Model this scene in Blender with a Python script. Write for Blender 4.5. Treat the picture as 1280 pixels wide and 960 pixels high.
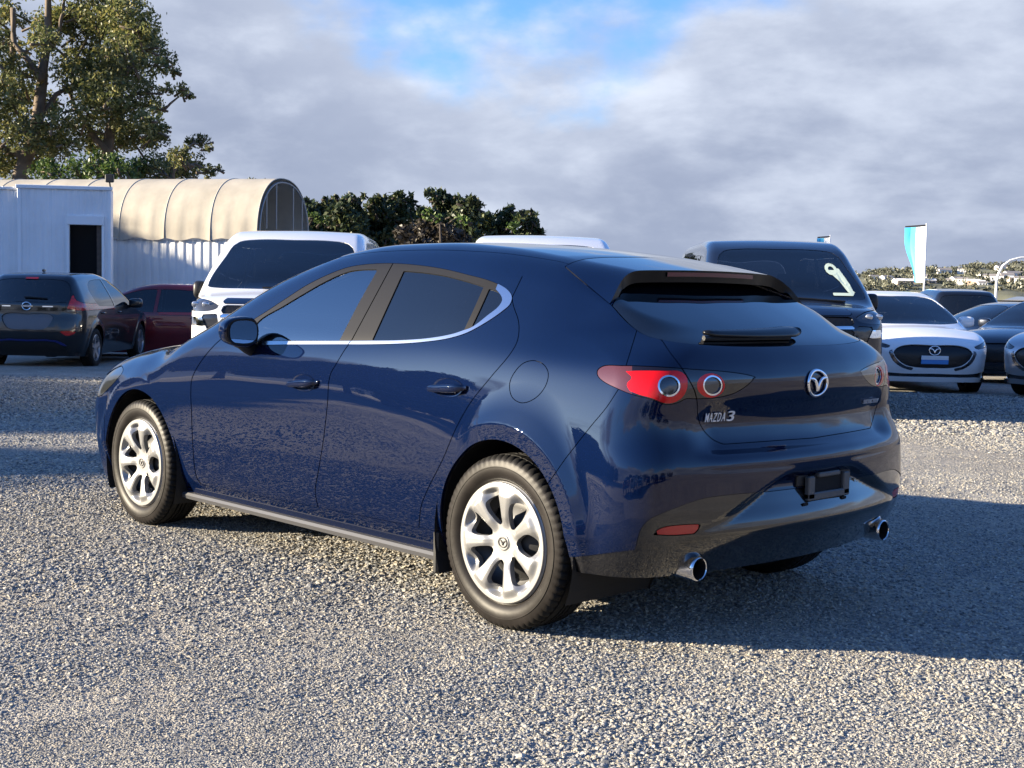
import bpy, math, random
import numpy as np
from mathutils import Vector, Matrix

for o in list(bpy.data.objects):
    bpy.data.objects.remove(o)
SC = bpy.context.scene
COL = SC.collection
R_ = math.radians

# ------------------------------------------------------------------ camera
# fitted to the hatchback's wheelbase, wheels and roof height; 1280x960 pixel frame
CF, CX, CY, CZ, CYAW, CPIT, CROL = 1653.956, -3.4909, 4.1599, 1.2501, -0.76129, -0.07168, 0.01916
CC = np.array([CX, CY, CZ])
_d = np.array([math.cos(CYAW) * math.cos(CPIT), math.sin(CYAW) * math.cos(CPIT), math.sin(CPIT)])
_r = np.array([math.sin(CYAW), -math.cos(CYAW), 0.0])
_u = np.cross(_r, _d)
CR = _r * math.cos(CROL) + _u * math.sin(CROL)
CU = _u * math.cos(CROL) - _r * math.sin(CROL)
CD = _d
cam = bpy.data.objects.new('camera', bpy.data.cameras.new('camera'))
COL.objects.link(cam)
cam.data.sensor_width = 36.0
cam.data.lens = CF / 1280 * 36.0
cam.data.clip_start = 0.05
cam.data.clip_end = 9000
M = Matrix(((CR[0], CU[0], -CD[0], CX), (CR[1], CU[1], -CD[1], CY), (CR[2], CU[2], -CD[2], CZ), (0, 0, 0, 1)))
cam.matrix_world = M
cam.data.dof.use_dof = False
SC.camera = cam


def pix(P):
    """world points -> pixels of the 1280x960 photograph"""
    q = np.asarray(P, float) - CC
    z = q @ CD
    return np.stack([640 + CF * (q @ CR) / z, 480 - CF * (q @ CU) / z], -1)


def ray(px, py):
    return CD + CR * (px - 640) / CF + CU * (480 - py) / CF


def ground(px, py, z=0.0):
    v = ray(px, py)
    return CC + v * ((z - CZ) / v[2])


def at(px, py, depth):
    """point at a chosen distance along the view axis"""
    return CC + ray(px, py) * depth


# ------------------------------------------------------------------ world, sun, exposure
SUN_EL, SUN_AZ = R_(13.8), math.atan2(0.768, 0.64)      # towards the sun, seen from the car
W = bpy.data.worlds.new('World')
SC.world = W
W.use_nodes = True
wn, wl = W.node_tree.nodes, W.node_tree.links
wn.clear()
w_out = wn.new('ShaderNodeOutputWorld')
w_bg = wn.new('ShaderNodeBackground')
w_bg.inputs['Strength'].default_value = 0.10
sky = wn.new('ShaderNodeTexSky')
sky.sky_type = 'NISHITA'
sky.sun_disc = False
sky.sun_elevation = SUN_EL
sky.sun_rotation = math.pi / 2 - SUN_AZ
sky.air_density = 1.0
sky.dust_density = 0.6
sky.ozone_density = 1.5


def wnode(t, **kw):
    n = wn.new(t)
    for k, v in kw.items():
        setattr(n, k, v)
    return n


def wmath(op, a, b=None, clamp=False):
    n = wn.new('ShaderNodeMath')
    n.operation = op
    n.use_clamp = clamp
    for i, s in enumerate((a, b)):
        if s is None:
            continue
        if isinstance(s, (int, float)):
            n.inputs[i].default_value = s
        else:
            wl.new(s, n.inputs[i])
    return n.outputs[0]


# broken cloud: a soft grey bank round the horizon that thins out into blue higher up
tc = wnode('ShaderNodeTexCoord')
sx = wnode('ShaderNodeSeparateXYZ')
wl.new(tc.outputs['Generated'], sx.inputs[0])


SKY_OFF = (3.3, 8.2, 4.1)


def wnoise(scale, detail, rough, off, squash=2.2, dist=0.0):
    mp = wnode('ShaderNodeMapping')
    mp.inputs['Location'].default_value = off
    mp.inputs['Scale'].default_value = (1, 1, squash)
    wl.new(tc.outputs['Generated'], mp.inputs['Vector'])
    n = wnode('ShaderNodeTexNoise')
    n.inputs['Scale'].default_value = scale
    n.inputs['Detail'].default_value = detail
    n.inputs['Roughness'].default_value = rough
    n.inputs['Distortion'].default_value = dist
    wl.new(mp.outputs[0], n.inputs['Vector'])
    return n.outputs['Fac']


def wrange(v, a, b, c=0.0, d=1.0):
    n = wnode('ShaderNodeMapRange', interpolation_type='SMOOTHSTEP')
    n.inputs['From Min'].default_value, n.inputs['From Max'].default_value = a, b
    n.inputs['To Min'].default_value, n.inputs['To Max'].default_value = c, d
    wl.new(v, n.inputs['Value'])
    return n.outputs[0]


big = wnoise(3.2, 7, .5, SKY_OFF, 1.4)
fine = wnoise(5.0, 9, .55, (4.1, 2.3, 1.7), 2.6, .2)
lump = wnoise(11.0, 8, .55, (8.4, 3.3, .6), 1.9)
# cover: solid near the horizon, thinning with height; the noise frays its edge
dens = wmath('ADD', wmath('MULTIPLY', wmath('SUBTRACT', big, .5), .55), wmath('MULTIPLY', wmath('SUBTRACT', lump, .5), .10))
edge_ = wmath('SUBTRACT', wmath('ADD', dens, .205), sx.outputs[2])
cover = wrange(edge_, -.03, .045)
shade = wrange(wmath('ADD', wmath('MULTIPLY', fine, .70), wmath('MULTIPLY', lump, .30)), .41, .65)
# cloud tops near their frayed upper edge catch more light
rim = wrange(edge_, .16, .0)
bright = wmath('ADD', wmath('MULTIPLY', shade, .70), wmath('MULTIPLY', rim, .35), True)
ccol = wnode('ShaderNodeMix', data_type='RGBA')
ccol.inputs['A'].default_value = (1.0, 1.17, 1.60, 1)
ccol.inputs['B'].default_value = (2.25, 2.45, 2.85, 1)
wl.new(bright, ccol.inputs['Factor'])
skysat = wnode('ShaderNodeMix', data_type='RGBA')
wl.new(cover, skysat.inputs['Factor'])
skt = wnode('ShaderNodeMix', data_type='RGBA', blend_type='MULTIPLY')
skt.inputs['Factor'].default_value = 1.0
skt.inputs['B'].default_value = (.35, .54, .88, 1)
wl.new(sky.outputs[0], skt.inputs['A'])
wl.new(skt.outputs['Result'], skysat.inputs['A'])
wl.new(ccol.outputs['Result'], skysat.inputs['B'])
wl.new(skysat.outputs['Result'], w_bg.inputs['Color'])
wl.new(w_bg.outputs[0], w_out.inputs[0])

sun = bpy.data.objects.new('sun', bpy.data.lights.new('sun', 'SUN'))
COL.objects.link(sun)
sun.data.energy = 5.0
sun.data.angle = R_(0.55)
sun.data.color = (1.0, 0.86, 0.64)
sd_ = Vector((math.cos(SUN_EL) * math.cos(SUN_AZ), math.cos(SUN_EL) * math.sin(SUN_AZ), math.sin(SUN_EL)))
sun.rotation_euler = sd_.to_track_quat('Z', 'Y').to_euler()
sun.location = (20, 20, 12)

SC.view_settings.view_transform = 'Standard'
SC.view_settings.look = 'None'
SC.view_settings.gamma = 1.0
SC.view_settings.use_curve_mapping = False
SC.view_settings.exposure = 1.9
SC.cycles.max_bounces = 6
SC.cycles.transparent_max_bounces = 8
SC.cycles.caustics_reflective = False
SC.cycles.caustics_refractive = False
SC.cycles.sample_clamp_indirect = 6.0
SC.cycles.use_denoising = True

# ------------------------------------------------------------------ materials
MAT = {}


def mat(name, col=(0.5, 0.5, 0.5), rough=0.5, metal=0.0, coat=0.0, coat_rough=0.03, spec=0.5, trans=0.0, ior=1.45,
        emit=None, estr=0.0, noise=None, alpha=1.0, bump=None, rnoise=None):
    """procedural Principled material; noise = (scale, amount) mottles the colour, bump = (scale, strength)"""
    m = bpy.data.materials.new(name)
    m.use_nodes = True
    n, l = m.node_tree.nodes, m.node_tree.links
    b = n['Principled BSDF']
    b.inputs['Base Color'].default_value = (*col, 1)
    b.inputs['Roughness'].default_value = rough
    b.inputs['Metallic'].default_value = metal
    b.inputs['Coat Weight'].default_value = coat
    b.inputs['Coat Roughness'].default_value = coat_rough
    b.inputs['Specular IOR Level'].default_value = spec
    b.inputs['Transmission Weight'].default_value = trans
    b.inputs['IOR'].default_value = ior
    b.inputs['Alpha'].default_value = alpha
    if emit:
        b.inputs['Emission Color'].default_value = (*emit, 1)
        b.inputs['Emission Strength'].default_value = estr
    tcn = None
    if noise or bump or rnoise:
        tcn = n.new('ShaderNodeTexCoord')
    if noise:
        t = n.new('ShaderNodeTexNoise')
        t.inputs['Scale'].default_value = noise[0]
        t.inputs['Detail'].default_value = 6
        l.new(tcn.outputs['Object'], t.inputs['Vector'])
        mr = n.new('ShaderNodeMapRange')
        mr.inputs['From Min'].default_value = 0.3
        mr.inputs['From Max'].default_value = 0.7
        mr.inputs['To Min'].default_value = 1 - noise[1]
        mr.inputs['To Max'].default_value = 1 + noise[1]
        l.new(t.outputs['Fac'], mr.inputs['Value'])
        mx = n.new('ShaderNodeMix')
        mx.data_type = 'RGBA'
        mx.blend_type = 'MULTIPLY'
        mx.inputs['Factor'].default_value = 1
        mx.inputs['A'].default_value = (*col, 1)
        l.new(mr.outputs[0], mx.inputs['B'])
        l.new(mx.outputs['Result'], b.inputs['Base Color'])
    if rnoise:
        t = n.new('ShaderNodeTexNoise')
        t.inputs['Scale'].default_value = rnoise[0]
        t.inputs['Detail'].default_value = 5
        l.new(tcn.outputs['Object'], t.inputs['Vector'])
        mr = n.new('ShaderNodeMapRange')
        mr.inputs['To Min'].default_value = max(0, rough - rnoise[1])
        mr.inputs['To Max'].default_value = rough + rnoise[1]
        l.new(t.outputs['Fac'], mr.inputs['Value'])
        l.new(mr.outputs[0], b.inputs['Roughness'])
    if bump:
        t = n.new('ShaderNodeTexNoise')
        t.inputs['Scale'].default_value = bump[0]
        t.inputs['Detail'].default_value = 4
        l.new(tcn.outputs['Object'], t.inputs['Vector'])
        bp = n.new('ShaderNodeBump')
        bp.inputs['Strength'].default_value = bump[1]
        bp.inputs['Distance'].default_value = 0.01
        l.new(t.outputs['Fac'], bp.inputs['Height'])
        l.new(bp.outputs[0], b.inputs['Normal'])
    MAT[name] = m
    return m


def glass_mat(name, tint, mixfac, inner=(0.01, 0.012, 0.014), ior=1.62):
    """car glass: sharp mirror coat over a pane that lets (1 - mixfac) of the view through"""
    m = bpy.data.materials.new(name)
    m.use_nodes = True
    n, l = m.node_tree.nodes, m.node_tree.links
    n.clear()
    out = n.new('ShaderNodeOutputMaterial')
    gl = n.new('ShaderNodeBsdfGlossy')
    gl.inputs['Roughness'].default_value = 0.0
    gl.inputs['Color'].default_value = (1, 1, 1, 1)
    tr = n.new('ShaderNodeBsdfTransparent')
    tr.inputs['Color'].default_value = (*tint, 1)
    df = n.new('ShaderNodeBsdfDiffuse')
    df.inputs['Color'].default_value = (*inner, 1)
    fr = n.new('ShaderNodeFresnel')
    fr.inputs['IOR'].default_value = ior
    m1 = n.new('ShaderNodeMixShader')
    m1.inputs[0].default_value = mixfac
    l.new(tr.outputs[0], m1.inputs[1])
    l.new(df.outputs[0], m1.inputs[2])
    m2 = n.new('ShaderNodeMixShader')
    l.new(fr.outputs[0], m2.inputs[0])
    l.new(m1.outputs[0], m2.inputs[1])
    l.new(gl.outputs[0], m2.inputs[2])
    l.new(m2.outputs[0], out.inputs[0])
    MAT[name] = m
    return m


def paint(name, col, metal=0.55, rough=0.38, coat=1.0, cr=0.012, spec=.3):
    m = mat(name, col, rough, metal, coat, cr, spec, rnoise=(3.0, 0.04))
    m.node_tree.nodes['Principled BSDF'].inputs['Coat IOR'].default_value = 1.6
    return m


# ------------------------------------------------------------------ objects
def tag(o, label=None, cat=None, group=None, kind=None):
    if label:
        o['label'] = label
    if cat:
        o['category'] = cat
    if group:
        o['group'] = group
    if kind:
        o['kind'] = kind
    return o


def empty(name, loc=(0, 0, 0), rz=0.0, label=None, cat=None, group=None):
    o = bpy.data.objects.new(name, None)
    COL.objects.link(o)
    o.empty_display_size = 0.2
    o.location = loc
    o.rotation_euler = (0, 0, rz)
    return tag(o, label, cat, group)


def mesh_obj(name, V, F, m=None, parent=None, N=None, smooth=True, matidx=None):
    """V (n,3); F = (m,k) array or list of index tuples; N = per-vertex normals"""
    me = bpy.data.meshes.new(name)
    V = np.asarray(V, np.float32)
    if isinstance(F, np.ndarray):
        k = F.shape[1]
        me.vertices.add(len(V))
        me.vertices.foreach_set('co', V.ravel())
        me.loops.add(F.size)
        me.loops.foreach_set('vertex_index', F.astype(np.int32).ravel())
        me.polygons.add(len(F))
        me.polygons.foreach_set('loop_start', np.arange(0, F.size, k, dtype=np.int32))
        me.polygons.foreach_set('loop_total', np.full(len(F), k, np.int32))
        me.update(calc_edges=True)
    else:
        me.from_pydata([tuple(map(float, v)) for v in V], [], [tuple(int(i) for i in f) for f in F])
        me.update()
    me.polygons.foreach_set('use_smooth', np.full(len(me.polygons), smooth, bool))
    ms = m if isinstance(m, (list, tuple)) else [m]
    for q in ms:
        if q is not None:
            me.materials.append(MAT[q] if isinstance(q, str) else q)
    if matidx is not None:
        me.polygons.foreach_set('material_index', np.asarray(matidx, np.int32))
    if N is not None:
        me.normals_split_custom_set_from_vertices(np.asarray(N, np.float32))
    o = bpy.data.objects.new(name, me)
    COL.objects.link(o)
    if parent is not None:
        o.parent = parent
    return o


class MB:
    """collects simple solids into one mesh"""

    def __init__(s):
        s.V, s.F = [], []

    def add(s, V, F):
        b = len(s.V)
        s.V += [tuple(map(float, v)) for v in V]
        s.F += [tuple(i + b for i in f) for f in F]
        return s

    def box(s, c, d, rz=0.0, tap=(1, 1)):
        hx, hy, hz = d[0] / 2, d[1] / 2, d[2] / 2
        cz, sz = math.cos(rz), math.sin(rz)
        V = []
        for k, zz in ((1.0, -hz), (None, hz)):
            tx, ty = (1, 1) if k else tap
            for xx, yy in ((-hx * tx, -hy * ty), (hx * tx, -hy * ty), (hx * tx, hy * ty), (-hx * tx, hy * ty)):
                V.append((c[0] + xx * cz - yy * sz, c[1] + xx * sz + yy * cz, c[2] + zz))
        return s.add(V, [(0, 3, 2, 1), (4, 5, 6, 7), (0, 1, 5, 4), (1, 2, 6, 5), (2, 3, 7, 6), (3, 0, 4, 7)])

    def bevbox(s, c, d, b, rz=0.0):
        """box with chamfered vertical edges and top/bottom rims"""
        hx, hy, hz = d[0] / 2, d[1] / 2, d[2] / 2
        rings = []
        for ins, zz in ((b, -hz), (0, -hz + b), (0, hz - b), (b, hz)):
            x, y = hx - ins, hy - ins
            rings.append([(-x + b, -y), (x - b, -y), (x, -y + b), (x, y - b), (x - b, y), (-x + b, y), (-x, y - b), (-x, -y + b)])
        V = []
        cz, sz = math.cos(rz), math.sin(rz)
        for rg, zz in zip(rings, (-hz, -hz + b, hz - b, hz)):
            for x, y in rg:
                V.append((c[0] + x * cz - y * sz, c[1] + x * sz + y * cz, c[2] + zz))
        F = [tuple(reversed(range(8))), tuple(range(24, 32))]
        for k in range(3):
            for i in range(8):
                j = (i + 1) % 8
                F.append((k * 8 + i, k * 8 + j, k * 8 + 8 + j, k * 8 + 8 + i))
        return s.add(V, F)

    def tube(s, pts, r, n=8, cap=True, up=(0, 0, 1)):
        """tube through points; r a number or a list"""
        pts = [Vector(p) for p in pts]
        rs = r if isinstance(r, (list, tuple)) else [r] * len(pts)
        V, F = [], []
        ref = None
        for i, p in enumerate(pts):
            t = (pts[min(i + 1, len(pts) - 1)] - pts[max(i - 1, 0)]).normalized()
            if ref is None:
                a = Vector((0, 0, 1)) if abs(t.z) < 0.9 else Vector((1, 0, 0))
                ref = t.cross(a).normalized()
            ref = (ref - t * ref.dot(t)).normalized()
            b = t.cross(ref)
            for k in range(n):
                w = 2 * math.pi * k / n
                V.append(p + (ref * math.cos(w) + b * math.sin(w)) * rs[i])
        for i in range(len(pts) - 1):
            for k in range(n):
                j = (k + 1) % n
                F.append((i * n + k, i * n + j, i * n + n + j, i * n + n + k))
        if cap:
            F.append(tuple(reversed(range(n))))
            F.append(tuple(range((len(pts) - 1) * n, len(pts) * n)))
        return s.add(V, F)

    def lathe(s, prof, n=48, axis='y', c=(0, 0, 0), closed=False):
        """prof = (radius, axial) pairs revolved about an axis through c"""
        V, F = [], []
        for k in range(n):
            w = 2 * math.pi * k / n
            for r, a in prof:
                x, z = r * math.cos(w), r * math.sin(w)
                V.append({'y': (c[0] + x, c[1] + a, c[2] + z), 'z': (c[0] + x, c[1] + z, c[2] + a), 'x': (c[0] + a, c[1] + x, c[2] + z)}[axis])
        m = len(prof)
        e = m if closed else m - 1
        for k in range(n):
            j = (k + 1) % n
            for i in range(e):
                i2 = (i + 1) % m
                F.append((k * m + i, k * m + i2, j * m + i2, j * m + i))
        return s.add(V, F)

    def prism(s, poly, axis, a0, a1):
        """extrude a closed 2D outline along an axis ('x','y','z')"""
        n = len(poly)
        f = {'x': lambda p, a: (a, p[0], p[1]), 'y': lambda p, a: (p[0], a, p[1]), 'z': lambda p, a: (p[0], p[1], a)}[axis]
        V = [f(p, a0) for p in poly] + [f(p, a1) for p in poly]
        F = [tuple(reversed(range(n))), tuple(range(n, 2 * n))] + [(i, (i + 1) % n, n + (i + 1) % n, n + i) for i in range(n)]
        return s.add(V, F)

    def build(s, name, m=None, parent=None, smooth=False, autos=None):
        o = mesh_obj(name, s.V, s.F, m, parent, smooth=smooth)
        if autos is not None:
            me = o.data
            me.polygons.foreach_set('use_smooth', np.full(len(me.polygons), True, bool))
            me.set_sharp_from_angle(angle=R_(autos))
        return o


# ------------------------------------------------------------------ curves and lookups
def pchip(xs, ys, q):
    xs, ys, q = np.asarray(xs, float), np.asarray(ys, float), np.asarray(q, float)
    h = np.diff(xs)
    dl = np.diff(ys) / h
    m = np.zeros_like(xs)
    for i in range(1, len(xs) - 1):
        if dl[i - 1] * dl[i] > 0:
            w1, w2 = 2 * h[i] + h[i - 1], h[i] + 2 * h[i - 1]
            m[i] = (w1 + w2) / (w1 / dl[i - 1] + w2 / dl[i])
    m[0], m[-1] = dl[0], dl[-1]
    k = np.clip(np.searchsorted(xs, q) - 1, 0, len(xs) - 2)
    t = (q - xs[k]) / h[k]
    lo, hi = t < 0, t > 1
    tt = np.clip(t, 0, 1)
    r = ((1 + 2 * tt) * (1 - tt) ** 2 * ys[k] + tt * (1 - tt) ** 2 * h[k] * m[k] + tt * tt * (3 - 2 * tt) * ys[k + 1] + tt * tt * (tt - 1) * h[k] * m[k + 1])
    r = np.where(lo, ys[0] + (q - xs[0]) * m[0], r)
    return np.where(hi, ys[-1] + (q - xs[-1]) * m[-1], r)


def gsm(a, s, axis):
    n = int(max(1, round(3.2 * s)))
    k = np.exp(-0.5 * (np.arange(-n, n + 1) / s) ** 2)
    k /= k.sum()
    # linear extrapolation at the ends keeps straight ends straight
    a = np.moveaxis(a, axis, 0)
    i = np.arange(n, 0, -1)
    sh = (-1,) + (1,) * (a.ndim - 1)
    pre = a[0] + (a[0] - a[1]) * i.reshape(sh)
    post = a[-1] + (a[-1] - a[-2]) * i[::-1].reshape(sh)
    b = np.concatenate([pre, a, post])
    r = sum(k[j] * b[j:j + len(a)] for j in range(2 * n + 1))
    return np.moveaxis(r, 0, axis)


class L1:
    def __init__(s, tab, sig, lo=None, hi=None, st=0.002):
        xs = [t[0] for t in tab]
        ys = [t[1] for t in tab]
        lo = xs[0] if lo is None else lo
        hi = xs[-1] if hi is None else hi
        s.x = np.arange(lo, hi + st, st)
        s.y = gsm(pchip(xs, ys, s.x), sig / st, 0)
        s.d = np.gradient(s.y, st)

    def __call__(s, q):
        return np.interp(q, s.x, s.y)

    def der(s, q):
        return np.interp(q, s.x, s.d)


class L2:
    """smooth table over (a, b): rows at stations xs, each row a list of (b, value)"""

    def __init__(s, stations, lo, hi, sig, st=0.01):
        xs = [q[0] for q in stations]
        s.lo, s.st = lo, st
        A = np.arange(lo[0], hi[0] + st, st)
        B = np.arange(lo[1], hi[1] + st, st)
        rows = np.array([pchip([t[0] for t in q[1]], [t[1] for t in q[1]], B) for q in stations])
        g = np.stack([pchip(xs, rows[:, j], A) for j in range(len(B))], 1)
        g = gsm(gsm(g, sig[0] / st, 0), sig[1] / st, 1)
        s.g = g

    def __call__(s, a, b):
        g = s.g
        fa = np.clip((a - s.lo[0]) / s.st, 1, g.shape[0] - 3.001)
        fb = np.clip((b - s.lo[1]) / s.st, 1, g.shape[1] - 3.001)
        ia, ib = fa.astype(int), fb.astype(int)
        ta, tb = fa - ia, fb - ib

        def w(t):
            return (-.5 * t + t * t - .5 * t ** 3, 1 - 2.5 * t * t + 1.5 * t ** 3, .5 * t + 2 * t * t - 1.5 * t ** 3, -.5 * t * t + .5 * t ** 3)
        wa, wb = w(ta), w(tb)
        r = 0
        for i in range(4):
            row = 0
            for j in range(4):
                row = row + wb[j] * g[ia + i - 1, ib + j - 1]
            r = r + wa[i] * row
        return r


def smax(a, b, k):
    h = np.maximum(k - np.abs(a - b), 0) / k
    return np.maximum(a, b) + h * h * k * 0.25


def sstep(a, b, x):
    t = np.clip((x - a) / (b - a), 0, 1)
    return t * t * (3 - 2 * t)


def curve(pts, step=2.0, closed=True):
    """Catmull-Rom through pts; a third element marks a sharp corner"""
    P = [np.array(p[:2], float) for p in pts]
    sh = [len(p) > 2 for p in pts]
    n = len(P)
    out = []
    for i in range(n if closed else n - 1):
        a, b = P[i], P[(i + 1) % n]
        p = P[(i - 1) % n] if (closed or i > 0) else a
        q = P[(i + 2) % n] if (closed or i < n - 2) else b
        if sh[i]:
            p = a - (b - a)
        if sh[(i + 1) % n]:
            q = b + (b - a)
        L = np.linalg.norm(b - a)
        lp, lq = max(np.linalg.norm(a - p), 1e-9), max(np.linalg.norm(q - b), 1e-9)
        ma = ((a - p) / lp + (b - a) / max(L, 1e-9)) / 2 * L
        mb = ((q - b) / lq + (b - a) / max(L, 1e-9)) / 2 * L
        k = max(1, int(L / step))
        for j in range(k):
            t = j / k
            out.append((1 + 2 * t) * (1 - t) ** 2 * a + t * (1 - t) ** 2 * ma + t * t * (3 - 2 * t) * b + t * t * (t - 1) * mb)
    if not closed:
        out.append(P[-1])
    return np.array(out)


def sdpoly(Q, poly, far=None):
    """signed distance of 2D points to a closed outline, negative inside"""
    Q = np.asarray(Q, float)
    lo, hi = poly.min(0), poly.max(0)
    pad = far if far else 0.08 * np.max(hi - lo)
    near = np.all((Q > lo - pad) & (Q < hi + pad), 1)
    r = np.full(len(Q), pad)
    q = Q[near]
    if not len(q):
        return r
    d2 = np.full(len(q), 1e18)
    ins = np.zeros(len(q), bool)
    n = len(poly)
    for i in range(n):
        a, b = poly[i], poly[(i + 1) % n]
        e = b - a
        w = q - a
        t = np.clip((w @ e) / max(e @ e, 1e-18), 0, 1)
        dd = w - t[:, None] * e
        d2 = np.minimum(d2, (dd * dd).sum(1))
        c = (a[1] > q[:, 1]) != (b[1] > q[:, 1])
        if c.any():
            xi = a[0] + (q[:, 1] - a[1]) * (e[0] / (e[1] if abs(e[1]) > 1e-12 else 1e-12))
            ins ^= c & (q[:, 0] < xi)
    r[near] = np.sqrt(d2) * np.where(ins, -1, 1)
    return r


# ------------------------------------------------------------------ cutting a skin into panels
def clip(V, T, f):
    """keep the part of a triangle mesh where f < 0, cut exactly along f = 0"""
    neg = f[T] < 0
    c = neg.sum(1)
    keep = T[c == 3]
    mixd = (c == 1) | (c == 2)
    t, ng = T[mixd], neg[mixd]
    one = ng.sum(1) == 1
    lone = np.where(one[:, None], ng, ~ng)
    k = lone.argmax(1)
    i = np.arange(len(t))
    a, b, d = t[i, k], t[i, (k + 1) % 3], t[i, (k + 2) % 3]
    E = np.concatenate([np.stack([a, b], 1), np.stack([a, d], 1)])
    Es = np.sort(E, 1)
    if len(Es):
        key, inv = np.unique(Es[:, 0].astype(np.int64) * (len(V) + 1) + Es[:, 1], return_inverse=True)
        e0, e1 = key // (len(V) + 1), key % (len(V) + 1)
        w = (f[e0] / (f[e0] - f[e1]))[:, None]
        NV = V[e0] * (1 - w) + V[e1] * w
        idx = len(V) + inv
        m = len(t)
        ab, ad = idx[:m], idx[m:]
        t1 = np.stack([a, ab, ad], 1)[one]
        o = ~one
        t2 = np.stack([ab, b, d], 1)[o]
        t3 = np.stack([ab, d, ad], 1)[o]
        V = np.concatenate([V, NV])
        T = np.concatenate([keep, t1, t2, t3])
    else:
        T = keep
    used = np.unique(T)
    rm = np.full(len(V), -1)
    rm[used] = np.arange(len(used))
    return V[used], rm[T]


def split(mesh, fn, gap=0.0):
    """-> (inside, outside) leaving a gap of 2*gap between them"""
    V, T = mesh
    if not len(T):
        return mesh, mesh
    f = fn(V)
    return clip(V, T, f + gap), clip(V, T, gap - f)


def largest(mesh):
    """the biggest connected piece"""
    V, T = mesh
    lab = np.arange(len(V))
    while True:
        m = lab[T].min(1)
        new = lab.copy()
        for k in range(3):
            np.minimum.at(new, T[:, k], m)
        new = new[new]
        if (new == lab).all():
            break
        lab = new
    tl = lab[T[:, 0]]
    u, c = np.unique(tl, return_counts=True)
    T = T[tl == u[c.argmax()]]
    used = np.unique(T)
    rm = np.full(len(V), -1)
    rm[used] = np.arange(len(used))
    return V[used], rm[T]


def boundary(T):
    E = np.concatenate([T[:, [0, 1]], T[:, [1, 2]], T[:, [2, 0]]])
    s = np.sort(E, 1)
    n = T.max() + 1
    key = s[:, 0].astype(np.int64) * n + s[:, 1]
    u, inv, cnt = np.unique(key, return_inverse=True, return_counts=True)
    return E[cnt[inv] == 1]


def grad_normals(f, V, e=0.004):
    g = np.empty_like(V)
    for k in range(3):
        d = np.zeros(3)
        d[k] = e
        g[:, k] = f(V + d) - f(V - d)
    return g / np.maximum(np.linalg.norm(g, axis=1, keepdims=True), 1e-9)


def cast(f, O, D, tmax, n=56, it=22):
    """first outward crossing of f = 0 along rays that start inside"""
    t0 = np.zeros(len(O))
    t1 = np.full(len(O), tmax)
    done = np.zeros(len(O), bool)
    for s in np.linspace(0.02, 1, n) * tmax:
        i = np.where(~done)[0]
        if not len(i):
            break
        v = f(O[i] + D[i] * s)
        h = v >= 0
        t1[i[h]] = s
        done[i[h]] = True
        t0[i[~h]] = s
    for _ in range(it):
        m = (t0 + t1) / 2
        v = f(O + D * m[:, None])
        t0 = np.where(v < 0, m, t0)
        t1 = np.where(v < 0, t1, m)
    return O + D * ((t0 + t1) / 2)[:, None]


def dome(f, xa, xb, z0, nr, ns, nf, nv, th0=-32, tmax=2.6):
    """half a body skin (y >= 0): rays fan out from a spine inside the car"""
    O, H = [], []
    for a in np.linspace(math.pi, math.pi / 2, nr, endpoint=False):
        O.append((xa, 0, z0)); H.append((math.cos(a), math.sin(a)))
    for x in np.linspace(xa, xb, ns, endpoint=False):
        O.append((x, 0, z0)); H.append((0, 1))
    for a in np.linspace(math.pi / 2, 0, nf):
        O.append((xb, 0, z0)); H.append((math.cos(a), math.sin(a)))
    O, H = np.array(O), np.array(H)
    nu = len(O)
    th = np.radians(np.linspace(th0, 89.99, nv))
    D = np.empty((nu, nv, 3))
    D[..., 0] = H[:, None, 0] * np.cos(th)
    D[..., 1] = H[:, None, 1] * np.cos(th)
    D[..., 2] = np.sin(th)
    OO = np.repeat(O[:, None, :], nv, 1)
    P = cast(f, OO.reshape(-1, 3), D.reshape(-1, 3), tmax)
    P = P.reshape(nu, nv, 3)
    P[0, :, 1] = 0.0
    P[-1, :, 1] = 0.0
    P[:, -1, 1] = 0.0
    i = np.arange(nu * nv).reshape(nu, nv)
    q = np.stack([i[:-1, :-1], i[1:, :-1], i[1:, 1:], i[:-1, 1:]], -1).reshape(-1, 4)
    T = np.concatenate([q[:, [0, 2, 1]], q[:, [0, 3, 2]]])
    V = P.reshape(-1, 3)
    # outward orientation check is done by the caller through the normals
    return V, T


def orient(V, T, N):
    fn = np.cross(V[T[:, 1]] - V[T[:, 0]], V[T[:, 2]] - V[T[:, 0]])
    flip = (fn * N[T].sum(1)).sum(1) < 0
    T = T.copy()
    T[flip] = T[flip][:, ::-1]
    return T


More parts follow.
